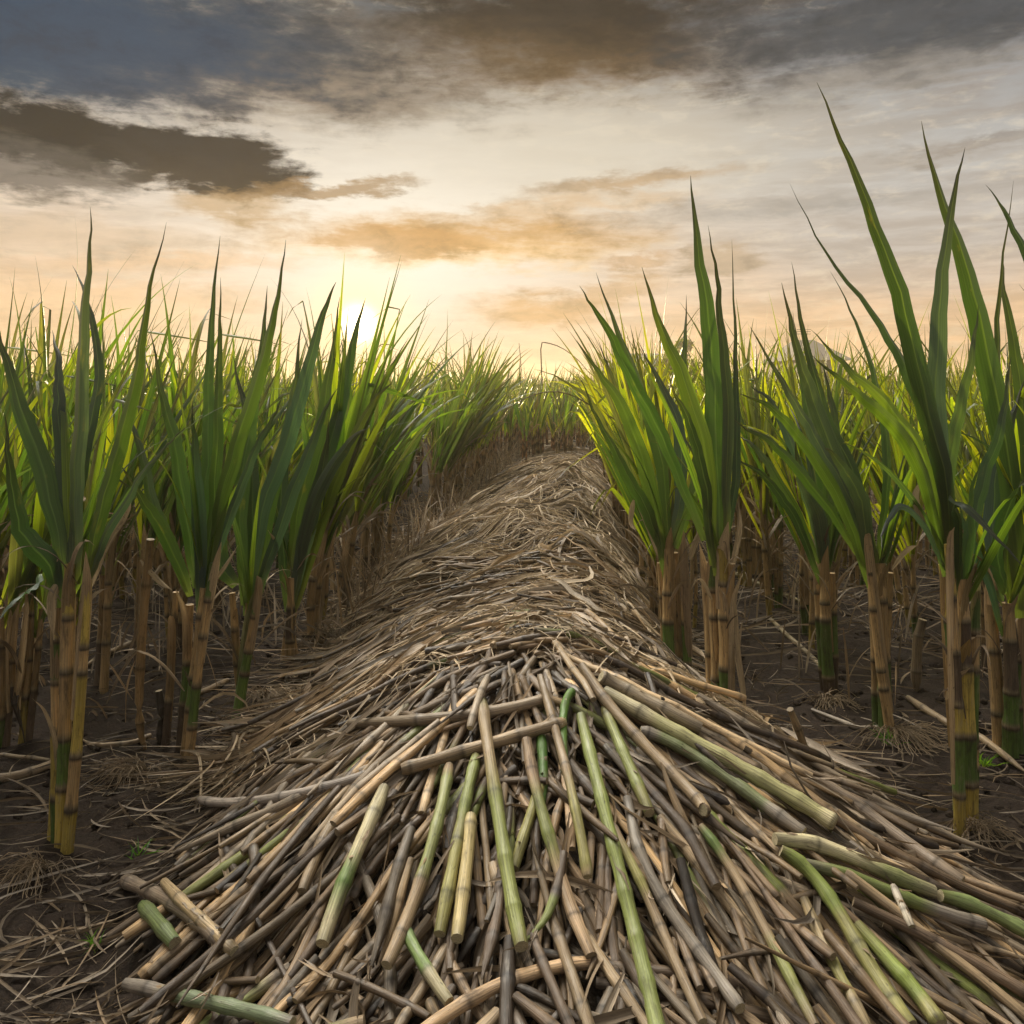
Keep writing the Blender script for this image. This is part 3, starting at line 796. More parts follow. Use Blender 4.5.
BG = dict(colr=(.044, .076, .064)); DKG = dict(colr=(.020, .042, .014)); BRG = dict(colr=(.072, .115, .018)); MG = dict(colr=(.036, .072, .016))
hero('sugarcane plant with the broad blue green upright leaf, nearest on the left', (66, 846),
     [((62, 846), (70, 560), 13, 0), ((58, 838), (57, 570), 12, .03), ((66, 838), (88, 575), 11, -.03), ((52, 835), (60, 600), 9, .06)],
     [([(76, 575), (74, 500), (78, 420), (84, 330), (92, 260), (95, 208)], 34, .10, BG), ([(82, 575), (100, 510), (122, 440), (138, 370), (150, 290), (168, 220)], 26, -.15, MG),
      ([(66, 575), (50, 500), (30, 430), (10, 370), (-8, 320)], 26, .1, MG), ([(72, 580), (66, 500), (58, 420), (56, 360), (50, 330)], 22, .35, DKG),
      ([(88, 585), (110, 530), (150, 470), (190, 430)], 12, -.3, BG), ([(60, 585), (44, 560), (20, 530), (6, 470), (0, 410)], 30, -.1, DKG),
      ([(70, 580), (84, 470), (104, 380), (98, 300), (82, 262)], 18, .5, DKG), ([(40, 575), (28, 590), (8, 605), (-14, 640)], 16, -.25, dict(colr=(.09, .15, .08)))],
     [[(.55, .92, (.48, .33, .16))], [(.62, .95, (.42, .30, .16))], [(.5, .95, (.5, .36, .2))], []],
     dry=[([(90, 590), (104, 548), (124, 515), (132, 500)], 8, -.05), ([(56, 770), (54, 740), (44, 712), (32, 698)], 6, -.1), ([(60, 580), (52, 600), (54, 640)], 9, -.05)],
     palette=[[YEL, GRN * 1.3, TAN, TAN], [GRN, YEL, TAN], [YEL, TAN]])
hero('sugarcane plant with twin narrow tips, second from the viewer in the first left row', (186, 756),
     [((186, 756), (205, 585), 12, 0), ((180, 750), (190, 600), 10, .04), ((165, 748), (176, 590), 8, .08), ((188, 752), (214, 560), 9, -.02)],
     [([(196, 590), (203, 520), (206, 440), (208, 330), (217, 238)], 20, .2, MG), ([(202, 590), (212, 520), (220, 440), (223, 350), (227, 275)], 17, .0, MG),
      ([(206, 580), (222, 510), (244, 440), (268, 360), (282, 300), (292, 242)], 27, -.2, BRG), ([(196, 590), (188, 520), (180, 450), (164, 390), (152, 326)], 22, .1, MG),
      ([(190, 600), (170, 540), (150, 500), (128, 460)], 20, -.15, DKG), ([(200, 600), (196, 520), (192, 460), (190, 400)], 26, -.1, BG),
      ([(186, 590), (160, 520), (140, 450), (120, 400)], 16, .3, BRG), ([(210, 575), (236, 500), (262, 440), (286, 400)], 14, -.3, BG)],
     [[(.2, .7, (.5, .38, .24))], [(.3, .9, (.4, .27, .13))], [(.2, .8, (.4, .26, .12))], [(.5, .95, (.5, .38, .22))]],
     dry=[([(205, 590), (222, 570), (238, 545)], 5, -.05), ([(140, 560), (158, 580), (172, 590)], 5, 0)],
     palette=[[TAN, GRN * 1.4, TAN], [DRK * 1.5, GRN, TAN], [DRK * 2, TAN]])
hero('sugarcane plant in the first left row with green outer stalk, third from the viewer', (240, 712),
     [((238, 712), (250, 600), 10, 0), ((243, 708), (232, 590), 8, .05), ((236, 705), (262, 575), 9, -.03)],
     [([(248, 590), (262, 510), (288, 440), (306, 380), (322, 320), (336, 285)], 24, -.1, BG), ([(244, 590), (240, 500), (250, 420), (262, 350), (270, 285)], 22, .2, MG),
      ([(236, 590), (218, 560), (216, 500), (224, 440)], 26, .0, DKG), ([(252, 580), (290, 500), (320, 430), (345, 380)], 20, -.25, BG),
      ([(246, 580), (252, 500), (246, 420), (236, 360)], 18, .35, DKG), ([(256, 570), (276, 470), (292, 400), (300, 320)], 20, .2, MG)],
     [[(.3, .9, (.3, .3, .13))], [(.2, .8, (.42, .28, .12))], [(.5, .95, (.5, .36, .2))]],
     dry=[([(262, 570), (276, 548), (268, 530)], 5, -.05)], palette=[[GRN * 1.6, GRN * 1.4, TAN], [TAN, TAN * .8]])
hero('sugarcane plant in the first left row with a pale leaf bent over at its tip', (290, 662),
     [((290, 662), (292, 575), 9, 0), ((284, 660), (300, 570), 8, .04), ((296, 658), (284, 580), 7, .08)],
     [([(292, 575), (311, 512), (335, 459), (352, 432), (366, 420)], 20, -.2, dict(colr=(.07, .095, .065))), ([(290, 580), (300, 500), (318, 430), (330, 360), (336, 292)], 22, .1, MG),
      ([(288, 580), (280, 500), (284, 430), (300, 360)], 20, .2, DKG), ([(296, 575), (330, 500), (350, 440), (374, 400), (392, 380)], 16, -.1, BRG),
      ([(294, 580), (318, 480), (340, 400), (352, 340), (362, 300)], 20, .3, MG), ([(290, 585), (306, 530), (322, 470), (326, 420)], 22, 0, BG)],
     [[(.3, .9, (.5, .34, .16))], [(.2, .8, (.42, .28, .12))]], palette=[[TAN, DRK * 2, TAN]])
hero('sugarcane plant in the first right row with the tallest straight leaf beside the heap', (728, 748),
     [((728, 748), (722, 545), 14, 0), ((720, 738), (712, 550), 12, .05), ((712, 730), (706, 560), 10, .08), ((732, 742), (732, 560), 9, -.02)],
     [([(721, 545), (716, 470), (712, 400), (702, 310), (692, 240), (687, 180)], 27, .1, MG), ([(726, 545), (728, 460), (727, 370), (720, 290), (712, 226)], 15, -.1, BG),
      ([(714, 545), (704, 468), (684, 385), (656, 325), (634, 262)], 25, -.1, BRG), ([(704, 520), (668, 445), (634, 377), (604, 325), (579, 288)], 18, -.2, MG),
      ([(716, 550), (706, 480), (690, 420), (672, 378)], 16, -.25, DKG), ([(724, 550), (734, 480), (736, 420), (735, 340), (730, 240)], 12, .3, DKG),
      ([(716, 545), (700, 440), (690, 360), (692, 296)], 14, .4, MG)],
     [[(.38, .75, (.5, .36, .2)), (.7, .98, (.5, .37, .22))], [(.3, .9, (.46, .32, .17))], [(.35, .95, (.42, .28, .14))], [(.3, .8, (.52, .40, .24))]],
     dry=[([(735, 600), (738, 650), (744, 690), (746, 718)], 8, -.1), ([(728, 580), (734, 560), (740, 528), (738, 500)], 6, 0), ([(712, 600), (700, 580), (690, 590)], 5, 0)],
     palette=[[YEL * .8, GRN * 1.4, TAN, TAN], [GRN, GRN * 1.4, TAN, TAN], [TAN]])
hero('sugarcane plant in the first right row leaning left over the heap', (676, 696),
     [((672, 696), (668, 545), 12, 0), ((680, 690), (674, 550), 10, .05), ((690, 700), (684, 545), 8, .0), ((666, 690), (660, 560), 8, .08)],
     [([(670, 545), (664, 480), (644, 400), (618, 330), (597, 272)], 22, .0, MG), ([(666, 548), (652, 500), (628, 430), (602, 386), (574, 343)], 20, -.15, BRG),
      ([(664, 552), (652, 520), (630, 480), (604, 436), (578, 377)], 18, -.3, MG), ([(672, 545), (680, 480), (676, 420), (660, 380), (640, 340)], 18, .2, BG),
      ([(676, 550), (692, 500), (700, 450), (690, 400), (676, 352)], 18, .35, BRG), ([(668, 550), (650, 470), (620, 400), (596, 340)], 14, .3, dict(colr=(.16, .17, .02))),
      ([(668, 556), (640, 500), (612, 452), (590, 404), (560, 380), (530, 372)], 7, -.2, dict(colr=(.12, .12, .03)))],
     [[(.3, .95, (.42, .28, .13))], [(.2, .9, (.5, .36, .2))], [(.3, .95, (.42, .3, .18))]],
     dry=[([(660, 560), (650, 530), (640, 505), (634, 490)], 6, 0), ([(634, 500), (632, 520), (636, 532)], 8, -.1), ([(690, 560), (696, 540), (706, 520)], 6, 0)],
     palette=[[YEL, GRN * 1.6, TAN, TAN * .9], [TAN * .7, TAN]])
hero('sugarcane plant in the second right row with green ringed stalk above a fibrous root', (884, 732),
     [((886, 732), (880, 560), 13, 0), ((878, 728), (872, 560), 10, .05), ((892, 735), (868, 540), 9, -.04), ((882, 726), (890, 570), 9, .06)],
     [([(876, 555), (850, 495), (818, 420), (794, 340), (779, 273)], 24, .1, BG), ([(878, 555), (858, 480), (830, 420), (808, 340), (796, 266)], 18, .2, DKG),
      ([(872, 555), (850, 500), (816, 436), (786, 380), (752, 322)], 22, .0, BG), ([(866, 558), (820, 500), (790, 462), (762, 436), (727, 418)], 16, -.15, MG),
      ([(880, 555), (892, 520), (904, 472), (910, 440)], 17, -.1, DKG), ([(870, 560), (840, 500), (800, 440), (770, 410), (738, 396)], 16, -.3, BRG),
      ([(878, 555), (886, 470), (880, 400), (860, 320), (835, 266)], 16, .3, MG), ([(872, 556), (862, 500), (842, 460), (826, 440)], 20, -.3, BG)],
     [[(.35, .9, (.42, .28, .12))], [(.3, .95, (.42, .30, .15))], [(.15, .98, (.48, .34, .18))]],
     dry=[([(892, 570), (906, 552), (918, 545)], 6, 0), ([(868, 545), (862, 520), (858, 500)], 6, 0)],
     palette=[[GRN * .9, GRN * 1.2, TAN, TAN], [GRN, TAN * .6, TAN], [TAN]])
hero('sugarcane plant in the second right row with the very long whip leaf, thickest yellow stalk', (968, 824),
     [((968, 824), (960, 575), 18, 0), ((962, 815), (944, 560), 14, .05), ((972, 815), (976, 585), 11, .03), ((960, 760), (948, 540), 10, -.06)],
     [([(952, 580), (945, 480), (924, 385), (904, 305), (877, 228), (848, 150), (816, 82)], 29, -.1, DKG), ([(950, 580), (938, 450), (910, 368), (877, 309), (830, 246), (790, 174)], 24, .1, DKG),
      ([(956, 580), (938, 470), (936, 390), (940, 300), (954, 210), (967, 147)], 26, .1, BG), ([(946, 560), (922, 470), (895, 425), (850, 385), (814, 352)], 22, -.2, dict(colr=(.10, .15, .015))),
      ([(948, 560), (918, 450), (884, 400), (848, 366), (816, 334)], 20, -.05, dict(colr=(.12, .17, .012))), ([(966, 580), (974, 530), (976, 480), (980, 440)], 26, -.2, dict(colr=(.07, .12, .05))),
      ([(948, 585), (930, 540), (902, 505), (888, 520), (884, 545)], 10, -.3, BG), ([(960, 575), (962, 530), (958, 500), (985, 520), (1030, 572)], 20, -.35, DKG),
      ([(958, 580), (950, 500), (962, 420), (978, 350), (984, 300)], 20, .35, BRG), ([(962, 580), (978, 500), (1000, 420), (1010, 360)], 20, .3, MG)],
     [[(.36, .7, (.38, .24, .07)), (.6, .95, (.40, .28, .12))], [(.3, .98, (.48, .32, .14))], [(.5, .98, (.3, .26, .1))], [(.2, .98, (.5, .36, .2))]],
     dry=[([(946, 700), (956, 680), (970, 668)], 6, -.1), ([(924, 480), (916, 500), (930, 540)], 7, 0)],
     palette=[[YEL, GRN * 1.3, YEL * 1.1, DRK * 2, TAN], [GRN, YEL, TAN], [GRN * 1.1, TAN]])
hero('dark sugarcane plant cut by the right edge of the photo', (1008, 756),
     [((1010, 756), (1008, 600), 14, 0), ((1000, 750), (990, 600), 12, .05), ((1018, 752), (1022, 600), 12, .03)],
     [([(1022, 600), (1013, 468), (990, 350), (968, 264), (945, 187), (926, 114)], 36, -.3, DKG), ([(1012, 600), (1004, 480), (994, 400), (998, 300), (1014, 174)], 18, .1, DKG),
      ([(1030, 560), (1045, 420), (1040, 300), (1010, 220), (989, 180)], 24, -.1, DKG), ([(1000, 600), (992, 520), (1000, 440), (1020, 380)], 24, .1, BG),
      ([(1004, 600), (980, 560), (966, 520), (960, 500)], 16, -.1, BG), ([(1006, 600), (1000, 560), (1020, 500), (1040, 480)], 24, -.35, DKG),
      ([(1020, 600), (1030, 480), (1024, 380), (1008, 300), (1004, 262)], 20, .3, MG)],
     [[(.2, .9, (.40, .28, .15))], [(.2, .98, (.48, .33, .18))], [(.1, .95, (.44, .30, .16))]], palette=[[GRN, GRN * 1.2, DRK * 2, TAN], [TAN]])
hero('sugarcane plant in the second right row tapering to a dark pointed foot', (828, 694),
     [((830, 694), (824, 560), 11, 0), ((826, 685), (816, 560), 9, .05), ((834, 688), (832, 570), 8, .03)],
     [([(824, 565), (812, 500), (792, 450), (770, 400), (750, 380)], 20, .0, BG), ([(826, 565), (822, 490), (812, 430), (800, 370), (790, 310)], 20, .15, MG),
      ([(822, 568), (800, 530), (778, 494), (752, 470), (724, 455)], 12, -.2, DKG), ([(828, 565), (836, 490), (834, 420), (822, 360)], 20, .3, BRG),
      ([(820, 565), (790, 500), (760, 450), (736, 430)], 14, .2, BRG), ([(826, 566), (820, 520), (806, 480), (800, 440)], 22, -.1, dict(colr=(.07, .10, .07)))],
     [[(.35, .95, (.42, .28, .13))], [(.3, .95, (.48, .34, .2))]], palette=[[DRK * 1.5, GRN * 1.2, TAN, TAN]])


# ------------------------------------------------------------------ standing cane, other plants
def make_variant(seed, lean, split, low=False, backlit_lime=.12, hs=(.50, .72)):
    """returns list of (part name, mesh)"""
    global rng
    keep = rng; rng = np.random.default_rng(seed); parts = []
    nst = int(rng.integers(2, 5)); tops = []
    allst = MB()
    for i in range(nst):
        a = rng.uniform(0, 6.28); b = np.array([math.cos(a), math.sin(a), 0]) * rng.uniform(.01, .06)
        hgt = rng.uniform(*hs)
        t = b * rng.uniform(1, 1.8) + np.array([lean * .25 * hgt, rng.normal(0, .02), hgt])
        m = MB() if not low else allst
        pal = [[TAN * .8, TAN * .6, TAN * .8], [YEL * .7, TAN * .8, TAN * .7], [GRN, TAN * .55, TAN * .8], [DRK * 2.5, TAN * .5, TAN * .7]][int(rng.integers(4))]
        standing_stalk(m, b - [0, 0, .03], t, rng.uniform(.011, .017), pal, .01, low=low)
        tops.append(t)
        if not low: parts.append(('stalk', m.mesh('stalk', M_CANE)))
    if low: parts.append(('stalk', allst.arrays()))
    fol = MB(); nl = 8 if low else 21
    for i in range(nl):
        t = tops[i % nst] * (1 - rng.uniform(0, .38) ** 1.3)
        th = abs(rng.normal(.20, .13)); phi = rng.uniform(0, 6.28)
        L = rng.uniform(.70, 1.32) * (1 - .2 * th); bend = rng.choice([.15, .4, .8, 1.6], p=[.3, .33, .22, .15])
        P = arc_leaf(t, th, phi, L, bend, 6 if low else 17, (lean * rng.uniform(.5, 1.2), 0), rng.uniform(.55, .85) if rng.random() < .16 and not low else 0)
        m = MB() if (split and not low) else fol
        radial = np.array([math.cos(phi), math.sin(phi), -.2])
        c = None
        rr = rng.random()
        if rr < backlit_lime: c = np.array((.17, .23, .02)) * rng.uniform(.6, 1.3)  # lime leaves: sun shining through is painted into their colour
        elif rr < backlit_lime + .28: c = (.060, .078, .055)
        blade(m, P, rng.uniform(.024, .050) * (1.35 if low else 1), radial, c, rng.uniform(-.9, .9) + np.linspace(0, rng.uniform(-1.2, 1.2), len(P)), low=low, tipdark=rng.uniform(.3, 1))
        if split and not low: parts.append(('leaf', m.mesh('leaf', M_LEAF)))
    if low: parts.append(('foliage', fol.arrays()))
    elif not split: parts.append(('foliage', fol.mesh('foliage', M_LEAF)))
    dr = MB()
    for i in range(4 if low else 9):                               # dead leaves hanging round the stalks
        k = int(rng.integers(nst)); f = rng.uniform(.35, 1.0); p0 = tops[k] * f; phi = rng.uniform(0, 6.28)
        P = arc_leaf(p0, rng.uniform(.2, .7), phi, rng.uniform(.15, .45), rng.uniform(.8, 2.6), 5 if low else 9)
        ribbon(dr, P, rng.uniform(.008, .022), (math.cos(phi), math.sin(phi), .3), np.array(STRAW[rng.integers(6)]) * rng.uniform(.7, 1.2), low=True)
    if not low:
        for k in range(nst):
            sheath(dr, tops[k] * rng.uniform(.2, .45), tops[k] * .95, .018, np.array((.45, .32, .17)) * rng.uniform(.7, 1.1), rng.uniform(0, 6.28))
    parts.append(('dry_leaves', dr.arrays() if low else dr.mesh('dry_leaves', M_DRY)))
    rng = keep
    return parts


NEAR_L = [make_variant(100 + i, .28, True) for i in range(5)]; NEAR_R = [make_variant(200 + i, -.12, True, backlit_lime=.55) for i in range(5)]
FAR_L = [make_variant(300 + i, .26, False, backlit_lime=.14, hs=(.36, .62)) for i in range(7)]; ROW_L = [make_variant(600 + i, .30, False, backlit_lime=.10, hs=(.36, .58)) for i in range(7)]
END = [make_variant(700 + i, .05, False, backlit_lime=.4, hs=(.16, .34)) for i in range(4)]
FAR_R = [make_variant(400 + i, -.10, False, backlit_lime=.6) for i in range(7)]
LOW = [make_variant(500 + i, .12 if i % 2 else -.05, True, True) for i in range(8)]
HERO_AT = [gpix(66, 846), gpix(186, 756), gpix(240, 712), gpix(290, 662), gpix(728, 748), gpix(676, 696), gpix(884, 732), gpix(968, 824), gpix(1008, 756), gpix(828, 694)]


def inview(x, y, m=.45): return abs(x) / max(y, .1) < .602 + m / max(y, .1)


cand, far = [], []
for side in (-1, 1):
    for r_ in range(0, 60):
        off = (-1.45 - .72 * r_) if side < 0 else (.47 + .72 * r_)
        y = 2.35 + rng.uniform(0, .4)
        while y < 75:
            x = off + .08 * min(y, 30) + rng.normal(0, .05)
            if y > 16: x += rng.normal(0, .1)
            ok = inview(x, y) and (y < 16 or True)
            if side < 0 and x > np.interp(y, YK, XLk) - .1: ok = False
            if side > 0 and x < np.interp(y, YK, XRk) - .25: ok = False
            if side < 0 and r_ == 0 and y < 4.25: ok = False
            if side > 0 and r_ == 0 and y < 4.0: ok = False
            if side > 0 and r_ == 1 and y < 3.9: ok = False
            if any((x - a) ** 2 + (y - b) ** 2 < .20 ** 2 for a, b in HERO_AT): ok = False
            if ok: cand.append((y, x, side, r_))
            y += (((.21 if y < 6 else .16) if r_ == 0 else .27) if y < 14 else .42 if y < 30 else .8) * rng.uniform(.8, 1.25)
# the aisle closes in the distance
y = 14.2
while y < 60:
    for k in range(6): cand.append((y + rng.uniform(-.2, .2), .95 + .04 * y + rng.uniform(-1.8, .9), 1, 99))
    y += .3 + .01 * y
cand.sort(key=lambda c: math.hypot(c[0], c[1]))


def place(parts, x, y, rz, sc, label, group):
    root = empty('sugarcane_plant', (x, y, float(G(x, y)))); root.rotation_euler = (rng.normal(0, .03), rng.normal(0, .03), rz); root.scale = (sc, sc, sc * rng.uniform(.95, 1.05))
    tag(root, label, 'sugarcane plant', group)
    for nm, me in parts: link(nm, me, root)


LIM = 286
rowname = ['first', 'second', 'third', 'fourth']
for i, (y, x, sd, r_) in enumerate(cand[:LIM]):
    near = i < 46
    V = (NEAR_L if sd < 0 else NEAR_R) if near else (FAR_L if sd < 0 else FAR_R)
    if sd < 0 and r_ == 0 and y > 4.3: V = ROW_L
    if r_ == 99: V = END
    sidew = 'left' if sd < 0 else 'right'
    if r_ < 3:
        lab = f'green leaved sugarcane plant with brown stalks in the {rowname[r_]} row {sidew} of the heap'
        grp = f'sugarcane in the {rowname[r_]} row {sidew} of the heap'
    elif r_ == 99:
        lab = 'sugarcane plant closing the far end of the aisle beyond the straw ridge'; grp = 'sugarcane beyond the end of the ridge'
    else:
        lab = f'sugarcane plant in the crowded rows farther out {sidew} of the heap'; grp = f'sugarcane in the outer rows {sidew} of the heap'
    place(V[int(rng.integers(len(V)))], x, y, rng.normal(0, .35), rng.uniform(.88, 1.06) * ((1.22 if r_ == 0 else 1.10) if sd < 0 and y > 4.3 else 1.0), lab, grp)


def stuff_far(items):
    acc = {}
    for (y, x, sd, r_) in items:
        parts = LOW[int(rng.integers(len(LOW)))]; a = rng.uniform(-.5, .5); sc = rng.uniform(.82, 1.06)
        ca, sa = math.cos(a) * sc, math.sin(a) * sc
        for nm, (V, Fq, C, B) in parts:
            if y > 35 and nm != 'foliage': continue
            W = np.stack([V[:, 0] * ca - V[:, 1] * sa + x, V[:, 0] * sa + V[:, 1] * ca + y, V[:, 2] * sc], 1)
            acc.setdefault(nm, MB()).add(W, Fq, C * rng.uniform(.8, 1.25) * np.array([rng.uniform(.85, 1.35), 1, 1]), B + rng.uniform(0, 9))
    root = empty('cane_field', (0, 20, 0)); tag(root, 'dense far off sugarcane field reaching the horizon beyond the heap', 'cane field', kind='stuff')
    for nm, mb in acc.items():
        V, Fq, C, B = mb.arrays(); me = mesh_from(nm, V - [0, 20, 0], Fq, C, B, {'stalk': M_CANE, 'foliage': M_LEAF, 'dry_leaves': M_DRY}[nm]); link(nm, me, root)


stuff_far(cand[LIM:])
print('plants', len(cand))


# ------------------------------------------------------------------ small things on the soil
def clods():
    mb = MB(); oc = C6
    for i in range(2400):
        y = 1.6 + 6.5 * rng.random() ** 1.4; x = rng.uniform(-.62, .62) * y
        if H(x, y) > .03: continue
        r = rng.uniform(.004, .017) * (1 + .06 * y); z = float(G(x, y))
        P = np.array([(0, 0, -.3), (rng.normal(0, .15), rng.normal(0, .15), .25), (rng.normal(0, .2), rng.normal(0, .2), .62), (0, 0, .8)]) * r + [x, y, z]
        Cs = oc * rng.uniform(.6, 1.25, (6, 1))
        V0 = np.array((.03, .021, .015))
        sweep(mb, P, np.array([1, 1.1, .6, .08]) * r, (0, 1, 0), Cs, True, V0, caps=False)
    tag(mb.obj('soil_clods', M_SOIL), 'small crumbs and clods of dark soil between the rows', 'soil clods', kind='stuff')


clods()


def stubble():
    mb = MB()
    for i in range(2600):
        k = rng.random()
        if k < .45: y = rng.uniform(4.2, 18); x = -1.45 + .08 * y + rng.normal(.16, .10); hgt = rng.uniform(.12, .5)
        elif k < .75: y = rng.uniform(3.6, 11); x = .47 + .08 * y + rng.uniform(.1, 3.2); hgt = rng.uniform(.08, .5)
        else: y = rng.uniform(3.4, 10); x = -1.45 + .08 * y - rng.uniform(.1, 2.6); hgt = rng.uniform(.08, .45)
        if H(x, y) > .12: continue
        P = arc_leaf((x, y, float(Z(x, y)) - .01), abs(rng.normal(0, .45)), rng.uniform(0, 6.28), hgt, rng.choice([.1, .8, 2.2]), 7)
        ribbon(mb, P, rng.uniform(.004, .014), (0, -1, .2), np.array(STRAW[rng.integers(6)]) * rng.uniform(.5, 1.6), low=True)
    for i in range(900):                                             # dead leaves slumped between the right rows
        y = rng.uniform(4.0, 10); sd = rng.random() < .7
        x = (.47 + .08 * y + rng.uniform(.1, 4)) if sd else (-1.45 + .08 * y - rng.uniform(.1, 3)); L = rng.uniform(.3, .8)
        P = lay_path(x, y, rng.normal(0, .5), L, .02, 9, rng.normal(0, .5), rng.normal(0, .25)); P[:, 2] = np.maximum(P[:, 2] + .04, .01)
        ribbon(mb, P, rng.uniform(.004, .014), (0, 0, 1), np.array(STRAW[rng.integers(6)]) * rng.uniform(.5, 1.2), low=True)
    tag(mb.obj('dry_undergrowth', M_DRY), 'tangle of dead leaves and dry stubble between the standing rows', 'dry stubble', kind='stuff')


stubble()


def litter():
    mb = MB()
    for i in range(3200):
        y = 1.7 + 9 * rng.random() ** 1.5; x = rng.uniform(-.62, .62) * y
        if H(x, y) > .02: continue
        th = rng.normal(0, .55) + (0 if rng.random() < .8 else 1.5); L = rng.uniform(.06, .45)
        P = lay_path(x, y, th, L, rng.uniform(.002, .02), 7, rng.normal(0, .5), rng.normal(0, .05))
        ribbon(mb, P, rng.uniform(.002, .009) * (1 + .05 * y), (0, 0, 1), np.array(STRAW[rng.integers(6)]) * rng.uniform(.35, .95), low=True)
    for i in range(900):                                            # skirt of straw round the heap
        y = rng.uniform(1.5, 12); s = rng.random() < .5
        x = (np.interp(y, YK, XLk) - abs(rng.normal(0, .12))) if s else (np.interp(y, YK, XRk) + abs(rng.normal(0, .10)))
        P = lay_path(x, y, flow(x, max(y, 2.95)) + rng.normal(0, .6), rng.uniform(.1, .4), rng.uniform(.002, .02), 7, rng.normal(0, .5), rng.normal(0, .06))
        ribbon(mb, P, rng.uniform(.003, .010), (0, 0, 1), np.array(STRAW[rng.integers(6)]) * rng.uniform(.35, .9), low=True)
    tag(mb.obj('leaf_litter', M_DRY), 'thin dry leaf scraps strewn over the dark soil between the rows', 'leaf litter', kind='stuff')


litter()


def tuft(px, py, spread, hgt, label, n=70, ang=0.0):
    x, y = gpix(px, py); m = MB()
    for i in range(n):
        a = rng.normal(-1.57 + ang, .9); L = spread * rng.uniform(.4, 1); s = np.linspace(0, 1, 8)
        P = np.stack([np.cos(a) * L * s, np.sin(a) * L * s * .8, hgt * rng.uniform(.5, 1.2) * np.sin(np.clip(s * 1.15, 0, 1) * np.pi) * (1 - .4 * s) + .01], 1)
        P += rng.normal(0, .004, (8, 3)) + rng.normal(0, .015, 3) * [1, 1, 0]
        sweep(m, P, np.full(8, .0011) * (y / 2.5), (0, 0, 1), C6[::2], False, np.array((.30, .22, .13)) * rng.uniform(.5, 1.2))
    o = m.obj('root_tuft', M_DRY); o.location = (x, y, float(G(x, y))); tag(o, label, 'dry tuft')


tuft(40, 872, .22, .05, 'fan of fine dry roots at the foot of the nearest left plant', 70, -.5)
tuft(140, 775, .22, .05, 'wispy dry grass tuft on the soil left of the heap, below the bent bare stalk', 70, -.8)
tuft(265, 700, .30, .07, 'dry grass tuft between the third left plant and the heap', 90, .5)
tuft(890, 738, .28, .05, 'root fan spreading under the ringed plant in the second right row', 90, .3)
tuft(830, 702, .18, .04, 'root fan under the plant with the dark pointed foot', 60, -.3)
tuft(972, 832, .16, .05, 'dark root fan at the foot of the thick yellow stalk', 60, .6)
tuft(330, 640, .35, .08, 'matted dry tuft beside the left rim of the ridge', 80, .3)


def green_tuft(px, py, label, n=40):
    x, y = gpix(px, py); m = MB()
    for i in range(n):
        P = arc_leaf((rng.normal(0, .012), rng.normal(0, .012), 0), rng.uniform(.2, 1.2), rng.uniform(0, 6.3), rng.uniform(.03, .09), 1, 5)
        blade(m, P, .0035, (0, -1, .3), (.06, .16, .03), low=True)
    o = m.obj('grass_tuft', M_LEAF); o.location = (x, y, float(G(x, y))); tag(o, label, 'grass tuft')


green_tuft(886, 745, 'small green grass tuft at the foot of the ringed plant in the second right row')
green_tuft(985, 768, 'small green grass tuft between the two plants nearest the right edge', 30)
green_tuft(138, 858, 'tiny green weed on bare soil left of the heap', 12)
green_tuft(95, 950, 'tiny green weed at the bottom left beside the heap tip', 10)


def loose(label, pts, wpx, c, Zoff=.012, mat=None, name='fallen_stick', green=None):
    n = 16; pp = spline(pts, n)
    P = []
    for a, b in pp:
        x, y = gpix(a, b); x, y, _ = (lambda q: (q[0], q[1], 0))(hpix(a, b, .004)); P.append((x, y, float(Z(x, y)) + Zoff))
    P = np.array(P); r = .5 * wpx * P[:, 1].mean() / F
    m = MB(); cut_piece(m, P - P[0], r, c, green=green); o = m.obj(name, mat or M_CUT); o.location = P[0]; tag(o, label, 'stick')


loose('long pale fallen stalk on the soil reaching the right edge', [(908, 700), (945, 724), (985, 745), (1030, 782)], 8, (.33, .24, .14))
loose('pale fallen stalk pointing at the nearest left plant', [(-6, 782), (25, 776), (56, 765)], 9, (.36, .26, .15))
loose('slanting fallen stick left of the bent bare stalk', [(84, 668), (108, 655), (133, 643)], 6, (.32, .23, .13))
loose('fallen stick leading from the second left plant to the right', [(193, 698), (210, 690), (230, 680)], 6, (.34, .24, .14))
loose('thin fallen stick left of the nearest plant, upper', [(0, 757), (28, 760), (52, 761)], 4, (.33, .25, .15))
loose('thin crooked fallen stick right of the nearest left plant', [(76, 738), (96, 748), (128, 750), (148, 746)], 5, (.30, .22, .13))
loose('forked pale stick on the soil right of the heap shoulder', [(812, 712), (850, 726), (870, 730), (905, 728)], 5, (.30, .25, .19))
loose('dark stick lying between heap shoulder and right soil', [(750, 732), (775, 730), (815, 726)], 5, (.20, .17, .14))
loose('brown stick on the soil near the ringed plant', [(770, 620), (800, 650), (812, 668)], 5, (.34, .27, .16))
loose('fallen stick in front of the pointed foot plant', [(736, 575), (770, 590), (806, 604)], 5, (.36, .30, .16))


def upright(label, pts, wpx, c, Y=None, name='bare_stalk', mat=None):
    """stub or bare stalk standing in the soil, base first"""
    x0, Yb = gpix(*pts[0]) if Y is None else (0, Y)
    p = spline(pts, 14); P = np.array([pix(a, b, Yb) for a, b in p]); P[0, 2] -= .03
    m = MB(); cut_piece(m, P - P[0], .5 * wpx * Yb / F, c); o = m.obj(name, mat or M_CANE); o.location = P[0]; tag(o, label, 'bare stalk')


